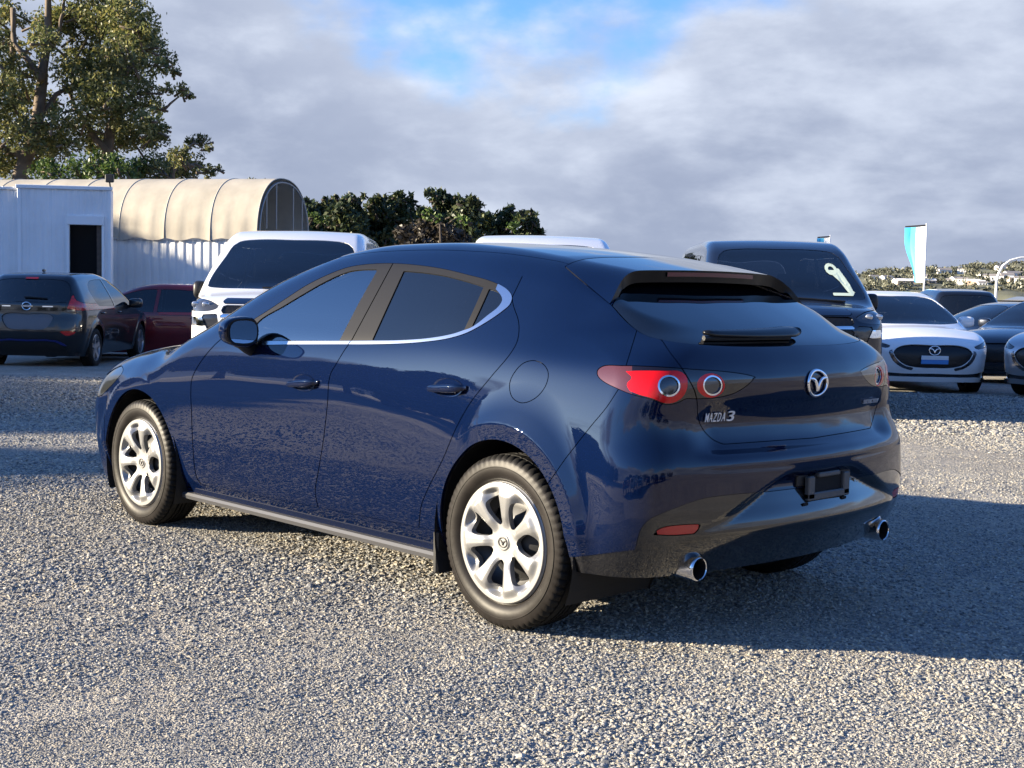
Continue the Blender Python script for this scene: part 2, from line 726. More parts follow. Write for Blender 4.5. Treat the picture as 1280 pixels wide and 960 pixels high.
def panel_arrays(mesh, f, inset=0.0, flange=0.012, skip_center=True, push=0.0):
    V, T = mesh
    N = grad_normals(f, V)
    T = orient(V, T, N)
    a = np.linalg.norm(np.cross(V[T[:, 1]] - V[T[:, 0]], V[T[:, 2]] - V[T[:, 0]]), axis=1)
    T = T[a > 1e-10]
    Vp = V - N * inset
    if flange > 0 and len(T):
        E = boundary(T)
        if skip_center:
            E = E[~((np.abs(V[E[:, 0], 1]) < 2e-4) & (np.abs(V[E[:, 1], 1]) < 2e-4))]
        if len(E):
            n = len(Vp)
            a, b = E[:, 0], E[:, 1]
            P0, P1 = Vp[a], Vp[b]
            Q0, Q1 = P0 - N[a] * flange, P1 - N[b] * flange
            ed = P1 - P0
            nn = np.cross(ed, N[a])
            nn /= np.maximum(np.linalg.norm(nn, axis=1, keepdims=True), 1e-9)
            m = len(E)
            W_ = np.concatenate([P0, P1, Q1, Q0])
            ix = n + np.arange(m)
            T2 = np.concatenate([np.stack([ix, ix + 3 * m, ix + 2 * m], 1), np.stack([ix, ix + 2 * m, ix + m], 1)])
            Vp = np.concatenate([Vp, W_])
            N = np.concatenate([N, nn, nn, nn, nn])
            T = np.concatenate([T, T2])
    return Vp, T, N


def mirror(A):
    V, T, N = A
    s = np.array([1, -1, 1])
    return V * s, T[:, ::-1], N * s


def join(A, B):
    return np.concatenate([A[0], B[0]]), np.concatenate([A[1], B[1] + len(A[0])]), np.concatenate([A[2], B[2]])


def panel_pair(name, mesh, f, m, parent, **kw):
    A = panel_arrays(mesh, f, **kw)
    if not len(A[1]):
        return []
    B = mirror(A)
    return [mesh_obj(name, A[0], A[1], m, parent, A[2]), mesh_obj(name, B[0], B[1], m, parent, B[2])]


def panel_sym(name, mesh, f, m, parent, **kw):
    A = panel_arrays(mesh, f, **kw)
    J = join(A, mirror(A))
    return mesh_obj(name, J[0], J[1], m, parent, J[2])

# ================================================================== the blue hatchback (car space = world space)
paint('blue_paint', (0.0013, 0.0050, 0.0245), metal=0.10, rough=0.55, spec=0.0)
MAT['blue_paint'].node_tree.nodes['Principled BSDF'].inputs['Coat IOR'].default_value = 1.55
mat('gloss_black', (0.006, 0.006, 0.007), 0.12, coat=1.0)
mat('satin_black', (0.012, 0.012, 0.013), 0.45)
mat('liner_black', (0.008, 0.008, 0.009), 0.8)
mat('gap_black', (0.003, 0.003, 0.004), 0.9)
mat('trim_grey', (0.013, 0.0125, 0.0125), 0.42, metal=0.0, spec=0.2)
mat('bright_trim', (0.62, 0.63, 0.66), 0.2, metal=1.0)
mat('badge_silver', (0.70, 0.72, 0.75), 0.3, metal=0.35, spec=.5)
mat('chrome', (0.8, 0.8, 0.82), 0.06, metal=1.0)
mat('lamp_red', (0.60, 0.004, 0.005), 0.2, coat=0.6, spec=0.3)
mat('lamp_smoke', (0.10, 0.030, 0.030), 0.12, coat=1.0, metal=0.35)
mat('lamp_dark', (0.006, 0.003, 0.0035), 0.1, coat=1.0)
mat('lamp_core', (0.055, 0.058, 0.065), 0.15, metal=0.6, coat=1.0)
mat('reflector_red', (0.42, 0.012, 0.012), 0.25, coat=0.6)
mat('strip_grey', (0.07, 0.07, 0.075), 0.4, metal=0.2)
mat('rubber', (0.011, 0.0105, 0.010), 0.7, spec=.2, bump=(60, 0.15), noise=(9, 0.3))
mat('sidewall', (0.014, 0.012, 0.011), 0.46, spec=.22, bump=(40, 0.05), noise=(12, 0.35))
mat('wheel_silver', (0.30, 0.30, 0.30), 0.38, metal=0.55, coat=0.2, coat_rough=0.2)
mat('steel_dark', (0.05, 0.05, 0.052), 0.45, metal=0.6)
mat('disc_steel', (0.25, 0.25, 0.26), 0.35, metal=0.9)
mat('interior_dark', (0.014, 0.014, 0.015), 0.7)
mat('interior_mid', (0.05, 0.05, 0.052), 0.7)
mat('interior_light', (0.42, 0.41, 0.38), 0.8)
glass_mat('glass_clear', (0.80, 0.84, 0.85), 0.03, ior=2.9)
glass_mat('glass_privacy', (0.12, 0.13, 0.15), 0.5, (.006, .007, .009), ior=1.75)
glass_mat('glass_rear', (0.05, 0.055, 0.065), 0.7, (.004, .005, .007), ior=2.0)

# side half width over (x, z): stations along the car
HS = L2([
    (-1.2, [(.1, .68), (.3, .74), (.6, .75), (.8, .72), (.95, .68), (1.1, .47), (1.2, .41), (1.3, .34), (1.5, .18)]),
    (-0.75, [(.1, .78), (.3, .83), (.45, .85), (.62, .845), (.75, .815), (.9, .785), (1.0, .745), (1.1, .635), (1.2, .55), (1.3, .475), (1.5, .30)]),
    (-0.5, [(.1, .80), (.3, .850), (.45, .866), (.62, .858), (.75, .838), (.9, .806), (1.0, .769), (1.1, .665), (1.2, .565), (1.3, .475), (1.5, .28)]),
    (-0.25, [(.1, .80), (.3, .85), (.45, .866), (.62, .866), (.75, .854), (.9, .825), (1.0, .793), (1.1, .704), (1.2, .612), (1.3, .525), (1.5, .34)]),
    (0.0, [(.1, .80), (.3, .855), (.45, .874), (.62, .878), (.75, .868), (.9, .843), (1.0, .815), (1.1, .752), (1.2, .680), (1.3, .604), (1.5, .43)]),
    (0.45, [(.1, .79), (.2, .80), (.3, .850), (.45, .873), (.6, .882), (.75, .878), (.9, .86), (1.0, .836), (1.1, .788), (1.2, .727), (1.3, .657), (1.5, .49)]),
    (1.1, [(.1, .78), (.2, .80), (.3, .848), (.45, .872), (.6, .884), (.72, .889), (.82, .887), (.92, .874), (1.0, .850), (1.1, .797), (1.2, .737), (1.3, .67), (1.5, .51)]),
    (1.8, [(.1, .78), (.2, .80), (.3, .846), (.45, .870), (.6, .884), (.72, .890), (.82, .888), (.92, .873), (1.0, .842), (1.1, .788), (1.2, .727), (1.3, .66), (1.5, .50)]),
    (2.3, [(.1, .78), (.2, .80), (.3, .842), (.45, .866), (.6, .882), (.72, .890), (.82, .885), (.92, .862), (1.0, .82), (1.1, .757), (1.2, .69), (1.3, .62), (1.5, .46)]),
    (2.75, [(.1, .78), (.3, .842), (.45, .868), (.6, .884), (.72, .888), (.82, .878), (.92, .845), (1.0, .785), (1.2, .58), (1.5, .30)]),
    (3.1, [(.1, .78), (.3, .84), (.45, .865), (.6, .876), (.72, .87), (.82, .85), (.92, .80), (1.0, .73), (1.2, .52), (1.5, .25)]),
    (3.4, [(.1, .76), (.3, .81), (.45, .83), (.6, .835), (.72, .82), (.82, .78), (.92, .70), (1.0, .56), (1.5, .15)]),
    (3.8, [(.1, .56), (.3, .60), (.6, .61), (.8, .55), (1.0, .30), (1.5, .05)]),
], (-1.2, 0.0), (3.9, 1.6), (0.05, 0.022))
HT = L1([(-1.2, 1.17), (-0.8, 1.242), (-0.5, 1.294), (-0.25, 1.336), (-0.1, 1.361), (.1, 1.393), (.45, 1.435), (.8, 1.453), (1.1, 1.450), (1.4, 1.422), (1.6, 1.375), (1.8, 1.318),
         (2.0, 1.245), (2.2, 1.16), (2.4, 1.07), (2.56, .992), (2.64, .975), (2.8, .958), (3.0, .930), (3.2, .888), (3.4, .82), (3.55, .74), (3.7, .62), (3.9, .42)], 0.03)
HK = L1([(-1.2, .09), (-.5, .085), (0, .07), (.8, .06), (1.4, .07), (1.8, .12), (2.2, .17), (2.5, .14), (2.8, .10), (3.9, .12)], 0.05)   # crown
HR = L1([(.0, -.50), (.2, -.63), (.27, -.70), (.34, -.757), (.40, -.797), (.43, -.808), (.455, -.804), (.52, -.775), (.575, -.755), (.597, -.772), (.617, -.794), (.655, -.800), (.688, -.787),
         (.703, -.762), (.72, -.742), (.76, -.724), (.80, -.715), (.85, -.728), (.905, -.747), (.94, -.748), (.99, -.732), (1.03, -.706), (1.063, -.672), (1.12, -.563), (1.2, -.390), (1.28, -.215), (1.4, .05), (1.6, .48)], 0.007)
HRs = L1([(.0, -.50), (.2, -.63), (.27, -.71), (.34, -.762), (.42, -.798), (.50, -.806), (.58, -.803), (.655, -.800), (.70, -.785),
          (.76, -.755), (.82, -.745), (.905, -.749), (.94, -.748), (.99, -.732), (1.03, -.706), (1.063, -.672), (1.12, -.563), (1.2, -.390), (1.28, -.215), (1.4, .05), (1.6, .48)], 0.02)
HP = L1([(-.5, .052), (-.36, .028), (-.2, .009), (0, 0), (.2, .009), (.36, .028), (.5, .052), (.65, .092), (.75, .128), (.85, .18), (1.0, .30), (1.3, .9)], 0.03)      # plan curve of the tail
HF = L1([(.0, 3.50), (.2, 3.62), (.35, 3.66), (.55, 3.67), (.7, 3.64), (.8, 3.56), (1.0, 3.24), (1.6, 2.2)], 0.03)
ARC_R, ARC_F = (0.008, 0.318), (2.725, 0.318)


def arch(x, z, c, s=1.0):
    return (np.sqrt(((x - c[0]) / (.352 * s)) ** 2 + ((z - c[1]) / (.384 * s)) ** 2) - 1) * .37 * s


def hero_sidetop(P):
    x, y, z = P[:, 0], np.abs(P[:, 1]), P[:, 2]
    S = HS(x, z)
    for c, a in ((ARC_R, .892), (ARC_F, .891)):
        r = arch(x, z, c)
        lip = a - .45 * np.maximum(r - .058, 0) - .30 * np.maximum(.40 - z, 0) - (.05 * sstep(.12, .40, x) if c is ARC_R else .06 * sstep(.05, .34, c[0] - x))
        S = np.where(r < .3, smax(S, lip, .012), S)
    sd = (y - S) * .93
    tp = (z - (HT(x) - HK(x) * y * y)) / np.sqrt(1 + HT.der(x) ** 2)
    return smax(sd, tp, .10 + .10 * sstep(2.3, 2.9, x))


def hero_f(P):
    x, y, z = P[:, 0], np.abs(P[:, 1]), P[:, 2]
    a = hero_sidetop(P)
    # the plate recess and the hollow under the lamps fade out towards the corners
    w = 1 - sstep(-.07, .05, y - (.24 + 2.3 * (.60 - np.clip(z, .43, .62))))
    w2 = np.where(z > .64, 1 - sstep(.50, .66, y), w)
    R0 = HR(z) * w2 + HRs(z) * (1 - w2)
    rr = (R0 + HP(y) - x) / np.sqrt(1 + .8 * HRs.der(z) ** 2 + HP.der(y) ** 2 * .6)
    b = smax(a, rr, .12 + .05 * sstep(.95, 1.1, z) - .135 * sstep(1.10, 1.20, z))
    fr = x - (HF(z) - .16 * (y / .8) ** 2 - .10 * (y / .8) ** 4)
    return smax(b, fr, .16)


def hero_spoiler_f(P):
    return hero_sidetop(P)


def pxpoly(pts, step=2.5):
    return curve(pts, step)


def pxsd(poly, mask=None, far=30.0):
    def fn(V):
        s = sdpoly(pix(V), poly, far)
        if mask is not None:
            s = np.where(mask(V), s, far)
        return s
    return fn


def rear_m(V):
    return V[:, 0] < 0.25


def side_m(V):
    return (V[:, 1] > 0.35) & (V[:, 0] > -0.2) & (V[:, 0] < 2.75)


HERO = empty('hatchback_car', (0, 0, 0), 0, 'dark blue hatchback with silver wheel covers parked on the sunlit gravel', 'car', 'cars parked in the yard')
GP = 0.5     # half gap in photo pixels
V0, T0 = dome(hero_f, .35, 2.3, .55, 185, 165, 110, 250)
skin = clip(V0, T0, .19 + .082 * (1 - sstep(-.25, .0, V0[:, 0])) - V0[:, 2])
for c in (ARC_R, ARC_F):
    skin = split(skin, lambda V: np.where((V[:, 1] > .45) & (V[:, 2] < .8), arch(V[:, 0], V[:, 2], c), .5))[1]
hull = skin

# ---- outlines read off the photograph (pixels), cut into the curved skin
LAMP = pxpoly([(746.3, 463.8), (752.5, 458), (777.5, 456.9), (815, 458), (850, 460.2), (866, 461.6), (902.5, 464), (933.8, 468.3), (944.8, 471.2, 1), (933.8, 482), (918, 491.5), (899.4, 496.5),
               (871, 498.6), (859, 498.2), (847.5, 503.2), (836, 505.8), (827.5, 504.6), (815, 499.4), (790, 493), (768.8, 484.4), (752.5, 475.6), (747.2, 470)])
GLASSR = pxpoly([(764.8, 381.5, 1), (786.7, 405), (798, 414), (809, 419.3), (826.7, 424), (856.7, 428.7), (900, 432), (955, 433), (996.7, 431.8), (1030, 430), (1080, 425, 1), (1150, 326, 1), (796, 326, 1)])
GATE = pxpoly([(763, 380, 1), (786.7, 405), (809, 419.3), (826.7, 424, 1), (838, 441), (850, 456.7), (861, 474), (869, 490), (871.5, 504), (872, 517.5), (875, 530), (882, 541), (892, 550), (904, 555.3, 1),
               (940, 552.9), (980.6, 550), (1040, 545.6), (1110, 538, 1), (1250, 321, 1), (900, 321.6, 1), (840, 321.8), (806, 321.7), (780, 321.8), (752.5, 322.2), (729.6, 324.4), (718, 327.5), (709, 331.5), (706.4, 333.4, 1)])
BUMP = pxpoly([(774, 485, 1), (757.5, 510), (740, 531), (707, 573, 1), (660, 640, 1), (640, 900, 1), (1500, 900, 1), (1500, 400, 1), (800, 400, 1)])
INSERT = pxpoly([(1300, 584, 1), (993.4, 610.6, 1), (958.4, 614.7), (903.8, 619.5), (878, 623.6), (853.4, 631.8), (826, 642.6), (810, 651), (802, 660), (798, 669.7), (794, 687.5, 1), (727, 695.6, 1), (600, 705, 1), (600, 900, 1), (1300, 900, 1)])
ROOFSEAM = [(709, 331.5), (718, 327.5), (729.6, 324.4), (752.5, 322.2), (780, 321.8)]
DLO = pxpoly([(292, 431.6, 1), (298, 418), (306, 406), (318, 398.5), (334, 388.5), (359, 372), (384, 356), (409, 343.6), (430, 335.4), (441, 332.6), (461.7, 329.9), (489, 329.0), (520, 331), (555.4, 336.2), (586.7, 343.8),
              (608, 349.4), (624, 355.8), (635, 362.8), (640.4, 371), (638, 380.5), (628.7, 389), (605.8, 404.6), (583, 416.6), (560, 423.4), (530, 427.6), (503, 429.6), (461.7, 430.7), (420, 430.7), (363, 430.9), (317.5, 431.6)])
WIN_F = pxpoly([(315, 425.6, 1), (316.5, 412), (322, 402.5), (355, 381.8), (380, 366.8), (405, 352.6), (430, 341.2), (441, 338.2), (461.7, 336.6), (471.7, 336.9, 1), (448, 379), (424, 425.6, 1)])
WIN_R = pxpoly([(504.4, 338.6, 1), (524, 340), (555.4, 344.6), (582.5, 351.5), (604.4, 358.2, 1), (592, 386), (579.6, 412.6, 1), (566, 417), (536.7, 422.3), (499, 425), (464.8, 425.4, 1), (485, 381)])
WIN_Q = pxpoly([(611.3, 361, 1), (618, 363), (624.2, 367), (627.8, 374), (624.5, 381.5), (610, 394), (589, 409.2, 1), (600, 386)])
DOOR_F = pxpoly([(437.6, 428.5, 1), (432.5, 435), (420, 455.4), (413, 468), (409.2, 506), (404, 551.7), (397.4, 592), (394, 612.4), (394.5, 620), (398, 634.9, 1), (369.6, 629.8), (310, 618.2), (255, 606.2), (251, 604.8, 1),
                 (246, 597), (243.4, 585), (241, 556), (239.4, 517), (238.6, 489.8), (240, 473.4), (250.8, 452.5), (267.5, 432), (280, 420), (292, 400, 1), (420, 290, 1), (492, 290, 1), (491, 329, 1), (486.7, 337)])
DOOR_R = pxpoly([(437.6, 428.5, 1), (486.7, 337), (491, 329, 1), (492, 290, 1), (680, 290, 1), (640, 372, 1), (641.5, 381), (648, 401), (648.7, 414.6), (646, 428), (638, 442), (615, 469.6), (587.5, 504.2), (569.7, 536), (553.5, 574),
                 (534.5, 612), (527, 630.7), (524.8, 644), (523.6, 659.8, 1), (494, 653.4), (423, 639.5), (398, 634.9, 1), (394.5, 620), (394, 612.4), (397.4, 592), (404, 551.7), (409.2, 506), (413, 468), (420, 455.4), (432.5, 435)])
FUEL = pxpoly([(669, 450.9), (680, 456), (685.3, 466), (681.6, 483), (667.7, 498.6), (652, 503.6), (640.5, 497), (637.2, 479), (647, 460.4), (657, 452.6)])
SILLTOP = L1([(.30, .306), (.40, .304), (1.2, .290), (2.33, .262), (2.5, .258)], 0.02)

# ---- rear lamps, glass, tailgate, bumper
lamp, skin = split(skin, pxsd(LAMP, rear_m), GP * .8)
glassr, skin = split(skin, pxsd(GLASSR, rear_m), GP)
gate, skin = split(skin, pxsd(GATE, rear_m), GP)
bump_, skin = split(skin, pxsd(BUMP, lambda V: V[:, 0] < .1), GP)
insert, bump_ = split(bump_, pxsd(INSERT, rear_m, 60.), GP * .6)
# ---- side glass band, doors, fuel flap, sill
dlo, skin = split(skin, pxsd(DLO, side_m), 0.15)
fuel, skin = split(skin, pxsd(FUEL, side_m), GP)
sill, skin = split(skin, lambda V: np.where((V[:, 1] > .5) & (V[:, 0] > .25) & (V[:, 0] < 2.5), V[:, 2] - SILLTOP(V[:, 0]), .2), .0015)
doorf, skin = split(skin, pxsd(DOOR_F, lambda V: side_m(V) & (V[:, 2] < 1.06)), GP)
doorr, skin = split(skin, pxsd(DOOR_R, lambda V: side_m(V) & (V[:, 2] < 1.3)), GP)


# ---- windscreen, bonnet, wings, roof (car space)
def ws_f(V):
    x, y, z = V[:, 0], V[:, 1], V[:, 2]
    lo = 2.52 - .28 * (y / .75) ** 2.0
    hi = 1.52 - .10 * (y / .6) ** 2
    e = .59 + .17 * (x - 1.5) / 1.0
    return np.maximum(np.maximum(x - lo, hi - x), (y - e))


def bonnet_f(V):
    x, y = V[:, 0], V[:, 1]
    lo = 2.545 - .28 * (y / .75) ** 2.0
    return np.maximum(np.maximum(lo - x, x - (3.50 - .25 * (y / .7) ** 2)), y - (.735 - .16 * sstep(2.7, 3.5, x)))


HLAMP = pxpoly([(119, 497, 1), (121, 488), (126, 477), (134, 468), (143, 461), (152, 457, 1), (154, 462), (146, 474), (136, 485), (127, 494, 1)])
hlamp, skin = split(skin, pxsd(HLAMP, lambda V: (V[:, 0] > 2.9) & (V[:, 1] > .3)), .5)
wscreen, skin = split(skin, ws_f, .002)
bonnet, skin = split(skin, bonnet_f, .002)
front, skin = split(skin, lambda V: np.maximum(3.08 - V[:, 0] + .12 * sstep(.5, .8, V[:, 2]) * 0, -1), .002)
wing, skin = split(skin, lambda V: np.maximum(np.maximum(2.12 - V[:, 0], V[:, 2] - 1.02), .4 - V[:, 1]), .0)
ROOFLINE = L1([(-.6, .41), (-.3, .475), (0, .515), (.5, .548), (1.0, .562), (1.5, .575), (1.8, .60)], .05)
roof, skin = split(skin, lambda V: np.maximum(np.maximum(np.abs(V[:, 1]) - ROOFLINE(V[:, 0]), 1.2 - V[:, 2]), V[:, 0] - 1.6 + .1 * (V[:, 1] / .6) ** 2), .002)
quarter = skin

body = []
panel_sym('roof', roof, hero_f, 'blue_paint', HERO)
panel_sym('bonnet', bonnet, hero_f, 'blue_paint', HERO)
panel_sym('windscreen', wscreen, hero_f, 'glass_clear', HERO, inset=.003)
panel_sym('front_bumper', front, hero_f, 'blue_paint', HERO)
mat('headlamp_glass', (.012, .013, .014), .3, coat=1.0, spec=.1)
panel_pair('headlamp', hlamp, hero_f, 'headlamp_glass', HERO, inset=.002)
panel_pair('front_wing', wing, hero_f, 'blue_paint', HERO)
panel_pair('quarter_panel', quarter, hero_f, 'blue_paint', HERO)
FD = panel_pair('front_door', doorf, hero_f, 'blue_paint', HERO)
RD = panel_pair('rear_door', doorr, hero_f, 'blue_paint', HERO)
panel_pair('sill', sill, hero_f, 'blue_paint', HERO, inset=.002)

def pair2(name, mesh, m, parents, f=hero_f, **kw):
    A_ = panel_arrays(mesh, f, **kw)
    B_ = mirror(A_)
    return [mesh_obj(name, A_[0], A_[1], m, parents[0], A_[2]), mesh_obj(name, B_[0], B_[1], m, parents[1], B_[2])]


A = panel_arrays(fuel, hero_f)
mesh_obj('fuel_flap', A[0], A[1], 'blue_paint', HERO, A[2])
GATE_O = panel_sym('tailgate', gate, hero_f, 'blue_paint', HERO, flange=.02)
BUMP_O = panel_sym('rear_bumper', bump_, hero_f, 'blue_paint', HERO, flange=.02)
INS_O = panel_sym('bumper_insert', insert, hero_f, 'gloss_black', BUMP_O, inset=.003, flange=.015)
panel_sym('rear_window', glassr, hero_f, 'glass_rear', HERO, inset=.003)

# ---- side glass and trim
CHR = pxpoly([(280, 426.4, 1), (424, 426.4), (463, 426.2), (499, 425.7), (536.7, 423), (566, 417.8), (580, 413.2), (589.5, 409.7), (610, 394.5), (624.8, 382), (628.3, 374.2), (624.6, 367), (620, 362, 1), (624, 352, 1),
              (670, 355, 1), (670, 445, 1), (280, 445, 1)])
wf, rest = split(dlo, pxsd(WIN_F), .1)
wr, rest = split(rest, pxsd(WIN_R), .1)
wq, rest = split(rest, pxsd(WIN_Q), .1)
chrm, rest = split(rest, pxsd(CHR), .1)
tf, tr_ = split(rest, pxsd(DOOR_F), .55)
cf_, cr_ = split(chrm, pxsd(DOOR_F), .4)
wf, wr, wq = largest(wf), largest(wr), largest(wq)
pair2('window', wf, 'glass_clear', FD, inset=.005, flange=.004)
pair2('window', wr, 'glass_privacy', RD, inset=.005, flange=.004)
pair2('quarter_window', wq, 'glass_privacy', RD, inset=.005, flange=.004)
pair2('window_frame', tf, 'trim_grey', FD, inset=.001, flange=.012)
pair2('window_frame', tr_, 'trim_grey', RD, inset=.001, flange=.012)
pair2('belt_moulding', cf_, 'bright_trim', FD, inset=-.003, flange=.01)
pair2('belt_moulding', cr_, 'bright_trim', RD, inset=-.003, flange=.01)

# ---- inner shell behind the gaps, open at the glass
inner = hull
for pl, mk in ((WIN_F, side_m), (WIN_R, side_m), (WIN_Q, side_m), (GLASSR, lambda V: (V[:, 0] < .25) & (V[:, 2] < 1.27))):
    inner = split(inner, pxsd(pl, mk), -3.0 if pl is not GLASSR else 3.0)[1]
inner = split(inner, ws_f, 0.01)[1]
panel_sym('inner_shell', inner, hero_f, 'liner_black', HERO, inset=.022, flange=0)

# ---- rear lamps
lin, lout = split(lamp, pxsd(GATE, rear_m), .7)


def ell(cx, cy, rx, ry, k=1.0):
    def fn(V):
        q = pix(V)
        return (np.sqrt(((q[:, 0] - cx) / (rx * k)) ** 2 + ((q[:, 1] - cy) / (ry * k)) ** 2) - 1) * rx * k
    return fn


RED_O = pxpoly([(781, 463.8, 1), (800, 463.2), (830, 463.2), (852, 464.6), (858.6, 471), (859.5, 484), (853, 497), (845, 502.4), (836, 504.4), (827.5, 503), (815, 497.8), (800, 493.6), (787, 488.6, 1), (783, 480), (790, 472)])
for nm, src, par, el, redp in (('tail_lamp', lout, (HERO, HERO), (837, 482, 14.6, 14.0), RED_O), ('gate_lamp', lin, (GATE_O, GATE_O), (892, 481.8, 12.6, 13.2), None)):
    core, s1 = split(src, ell(*el, .84))
    ring, s1 = split(s1, ell(*el, 1.0))
    if redp is not None:
        red, s1 = split(s1, pxsd(redp))
        smoke, dark = split(s1, lambda V: pix(V)[:, 0] - 790.0)
    else:
        red, dark = split(s1, lambda V: np.maximum(ell(el[0] - 3, el[1], el[2] + 5, el[3] + 2.2)(V), 464.8 - pix(V)[:, 1]))
        smoke = None
    base = pair2(nm, dark, 'lamp_dark', par, inset=.001, flange=.02)
    sub = base if par[0] is HERO else par
    pair2('red_lens', red, 'lamp_red', sub, inset=.0015, flange=.003)
    if smoke is not None:
        pair2('clear_lens', smoke, 'lamp_smoke', sub, inset=.0015, flange=.003)
    pair2('lamp_ring', ring, 'chrome', sub, inset=.004, flange=.004)
    pair2('lamp_core', core, 'lamp_core', sub, inset=.010, flange=.004)

# ---- spoiler: the roof surface carried on past the rear window
SPOIL = pxpoly([(706.4, 333.6, 1), (709, 331.7, 1), (718, 327.7), (729.6, 324.6), (752.5, 322.4), (780, 322), (806, 321.9), (840, 322.0), (900, 322, 1), (1100, 335, 1), (1100, 460, 1), (858, 460, 1), (764.6, 382.2, 1)])
SPT = L1([(-.1, -.264), (0, -.264), (.15, -.258), (.28, -.246), (.38, -.232), (.45, -.228), (.50, -.236), (.55, -.252), (.61, -.268), (.72, -.275), (.9, -.275)], .012)
Vs, Ts = dome(hero_spoiler_f, .35, .45, .55, 230, 4, 2, 260, th0=20, tmax=2.2)
ok = (Vs[Ts][:, :, 0].max(1) < .2)
Ts = Ts[ok]
sp = clip(Vs, Ts, np.maximum(pxsd(SPOIL)(Vs) + .4, (SPT(np.abs(Vs[:, 1])) - Vs[:, 0]) * 300))
Vp, Tp, Np = panel_arrays(sp, hero_spoiler_f, inset=-.0015, flange=0)
SP_J = join((Vp, Tp, Np), mirror((Vp, Tp, Np)))
SPO = mesh_obj('spoiler', SP_J[0], SP_J[1], 'blue_paint', HERO, SP_J[2])
# its edge and underside: rim walls folded down, then an inner face
Eb = boundary(Tp)
keep_e = ~((np.abs(Vp[Eb[:, 0], 1]) < 3e-4) & (np.abs(Vp[Eb[:, 1], 1]) < 3e-4))
Eb = Eb[keep_e]


def under(P, N):
    t = sstep(1.25, 1.31, P[:, 2])
    return P - N * .004 + np.stack([.006 + 0 * t, -.03 * (1 - t) * np.sign(P[:, 1]), -.042 * t], 1)


P0, P1 = Vp[Eb[:, 0]], Vp[Eb[:, 1]]
Q0, Q1 = under(P0, Np[Eb[:, 0]]), under(P1, Np[Eb[:, 1]])
m_ = len(Eb)
RV = np.concatenate([P0, P1, Q1, Q0])
ix = np.arange(m_)
RT = np.concatenate([np.stack([ix, ix + 3 * m_, ix + 2 * m_], 1), np.stack([ix, ix + 2 * m_, ix + m_], 1)])
UV = under(Vp, Np)
UT = Tp[:, ::-1]
AV = np.concatenate([RV, UV])
AT = np.concatenate([RT, UT + len(RV)])
s_ = np.array([1, -1, 1])
mesh_obj('spoiler_underside', np.concatenate([AV, AV * s_]), np.concatenate([AT, AT[:, ::-1] + len(AV)]), mat('spoiler_black', (.004, .004, .0045), .3, spec=.25), SPO, smooth=False)
# high brake lamp in the spoiler's rear edge
bl = MB()
pts = []
for y in np.linspace(-.27, .27, 25):
    # trailing edge point at this y
    k = np.argmin(np.abs(RV[:m_, 1] - abs(y)) + 10 * (RV[:m_, 0] > -.15))
    e = RV[k]
    pts.append((e[0] - .0035, y, e[2] - .016))
pts = np.array(pts)
for i in range(1, 24):
    pts[i] = pts[max(0, i - 2):i + 3].mean(0)
for i in range(24):
    a, b = pts[i], pts[i + 1]
    bl.add([(a[0], a[1], a[2] - .008), (b[0], b[1], b[2] - .008), (b[0], b[1], b[2] + .008), (a[0], a[1], a[2] + .008),
            (a[0] + .012, a[1], a[2] - .008), (b[0] + .012, b[1], b[2] - .008), (b[0] + .012, b[1], b[2] + .008), (a[0] + .012, a[1], a[2] + .008)],
           [(0, 3, 2, 1), (3, 7, 6, 2), (0, 1, 5, 4)])
mat('brake_lens', (.13, .006, .006), .3, coat=.2)
bl.build('brake_lamp', 'brake_lens', SPO)

# ---- reflectors cut from the lower insert (rebuilt with them removed)
bpy.data.objects.remove(INS_O)
REFL = pxpoly([(816.8, 668.8, 1), (822, 663), (834, 658.6), (852, 656.4), (876.4, 655.2, 1), (873, 663), (868, 667.6, 1), (845, 669.6)])
refl, insert = split(insert, pxsd(REFL, rear_m), .6)
INS_O = panel_sym('bumper_insert', insert, hero_f, 'gloss_black', BUMP_O, inset=.003, flange=.015)
pair2('reflector', refl, 'reflector_red', (BUMP_O, BUMP_O), inset=.004, flange=.006)


# ---- wheels
def tyre_mesh(R=.324, w=.104, rim=.214, blocks=66):
    prof = [(rim - .006, w - .040), (rim, w - .030), (rim + .012, w - .020), (rim + .016, w - .0195), (rim + .026, w - .008), (rim + .050, w), (rim + .062, w - .0005), (rim + .0625, w + .001), (rim + .066, w + .001), (rim + .0665, w - .0015),
            (R - .024, w - .005), (R - .014, w - .010), (R - .0075, w - .017), (R - .003, w - .026), (R - .0015, w - .036), (R - .001, w - .0405), (R - .008, w - .041), (R - .008, w - .048), (R - .0005, w - .0485), (R, .026), (R - .008, .0255), (R - .008, .0175), (R, .017), (R, .004), (R - .008, .0035)]
    prof = prof + [(r, -a) for r, a in reversed(prof)]
    shoulder = {i for i, (r, a) in enumerate(prof) if r > R - .016 and abs(a) > w - .0406 and r > R - .0145}
    rib = {i for i, (r, a) in enumerate(prof) if r > R - .003 and .0 < abs(a) < w - .04}
    n = blocks * 4
    V, F = [], []
    m = len(prof)
    for k in range(n):
        wv = 2 * math.pi * k / n
        for i, (r, a) in enumerate(prof):
            if i in shoulder and k % 4 == 0:
                r -= .0065
            if i in rib and k % 8 == 2:
                r -= .002
            V.append((r * math.cos(wv), a, r * math.sin(wv)))
    for k in range(n):
        j = (k + 1) % n
        for i in range(m - 1):
            F.append((k * m + i, j * m + i, j * m + i + 1, k * m + i + 1))
    me_idx = []
    for k in range(n):
        for i in range(m - 1):
            me_idx.append(1 if prof[i][0] < R - .0145 and prof[i + 1][0] < R - .0135 else 0)
    return V, F, me_idx


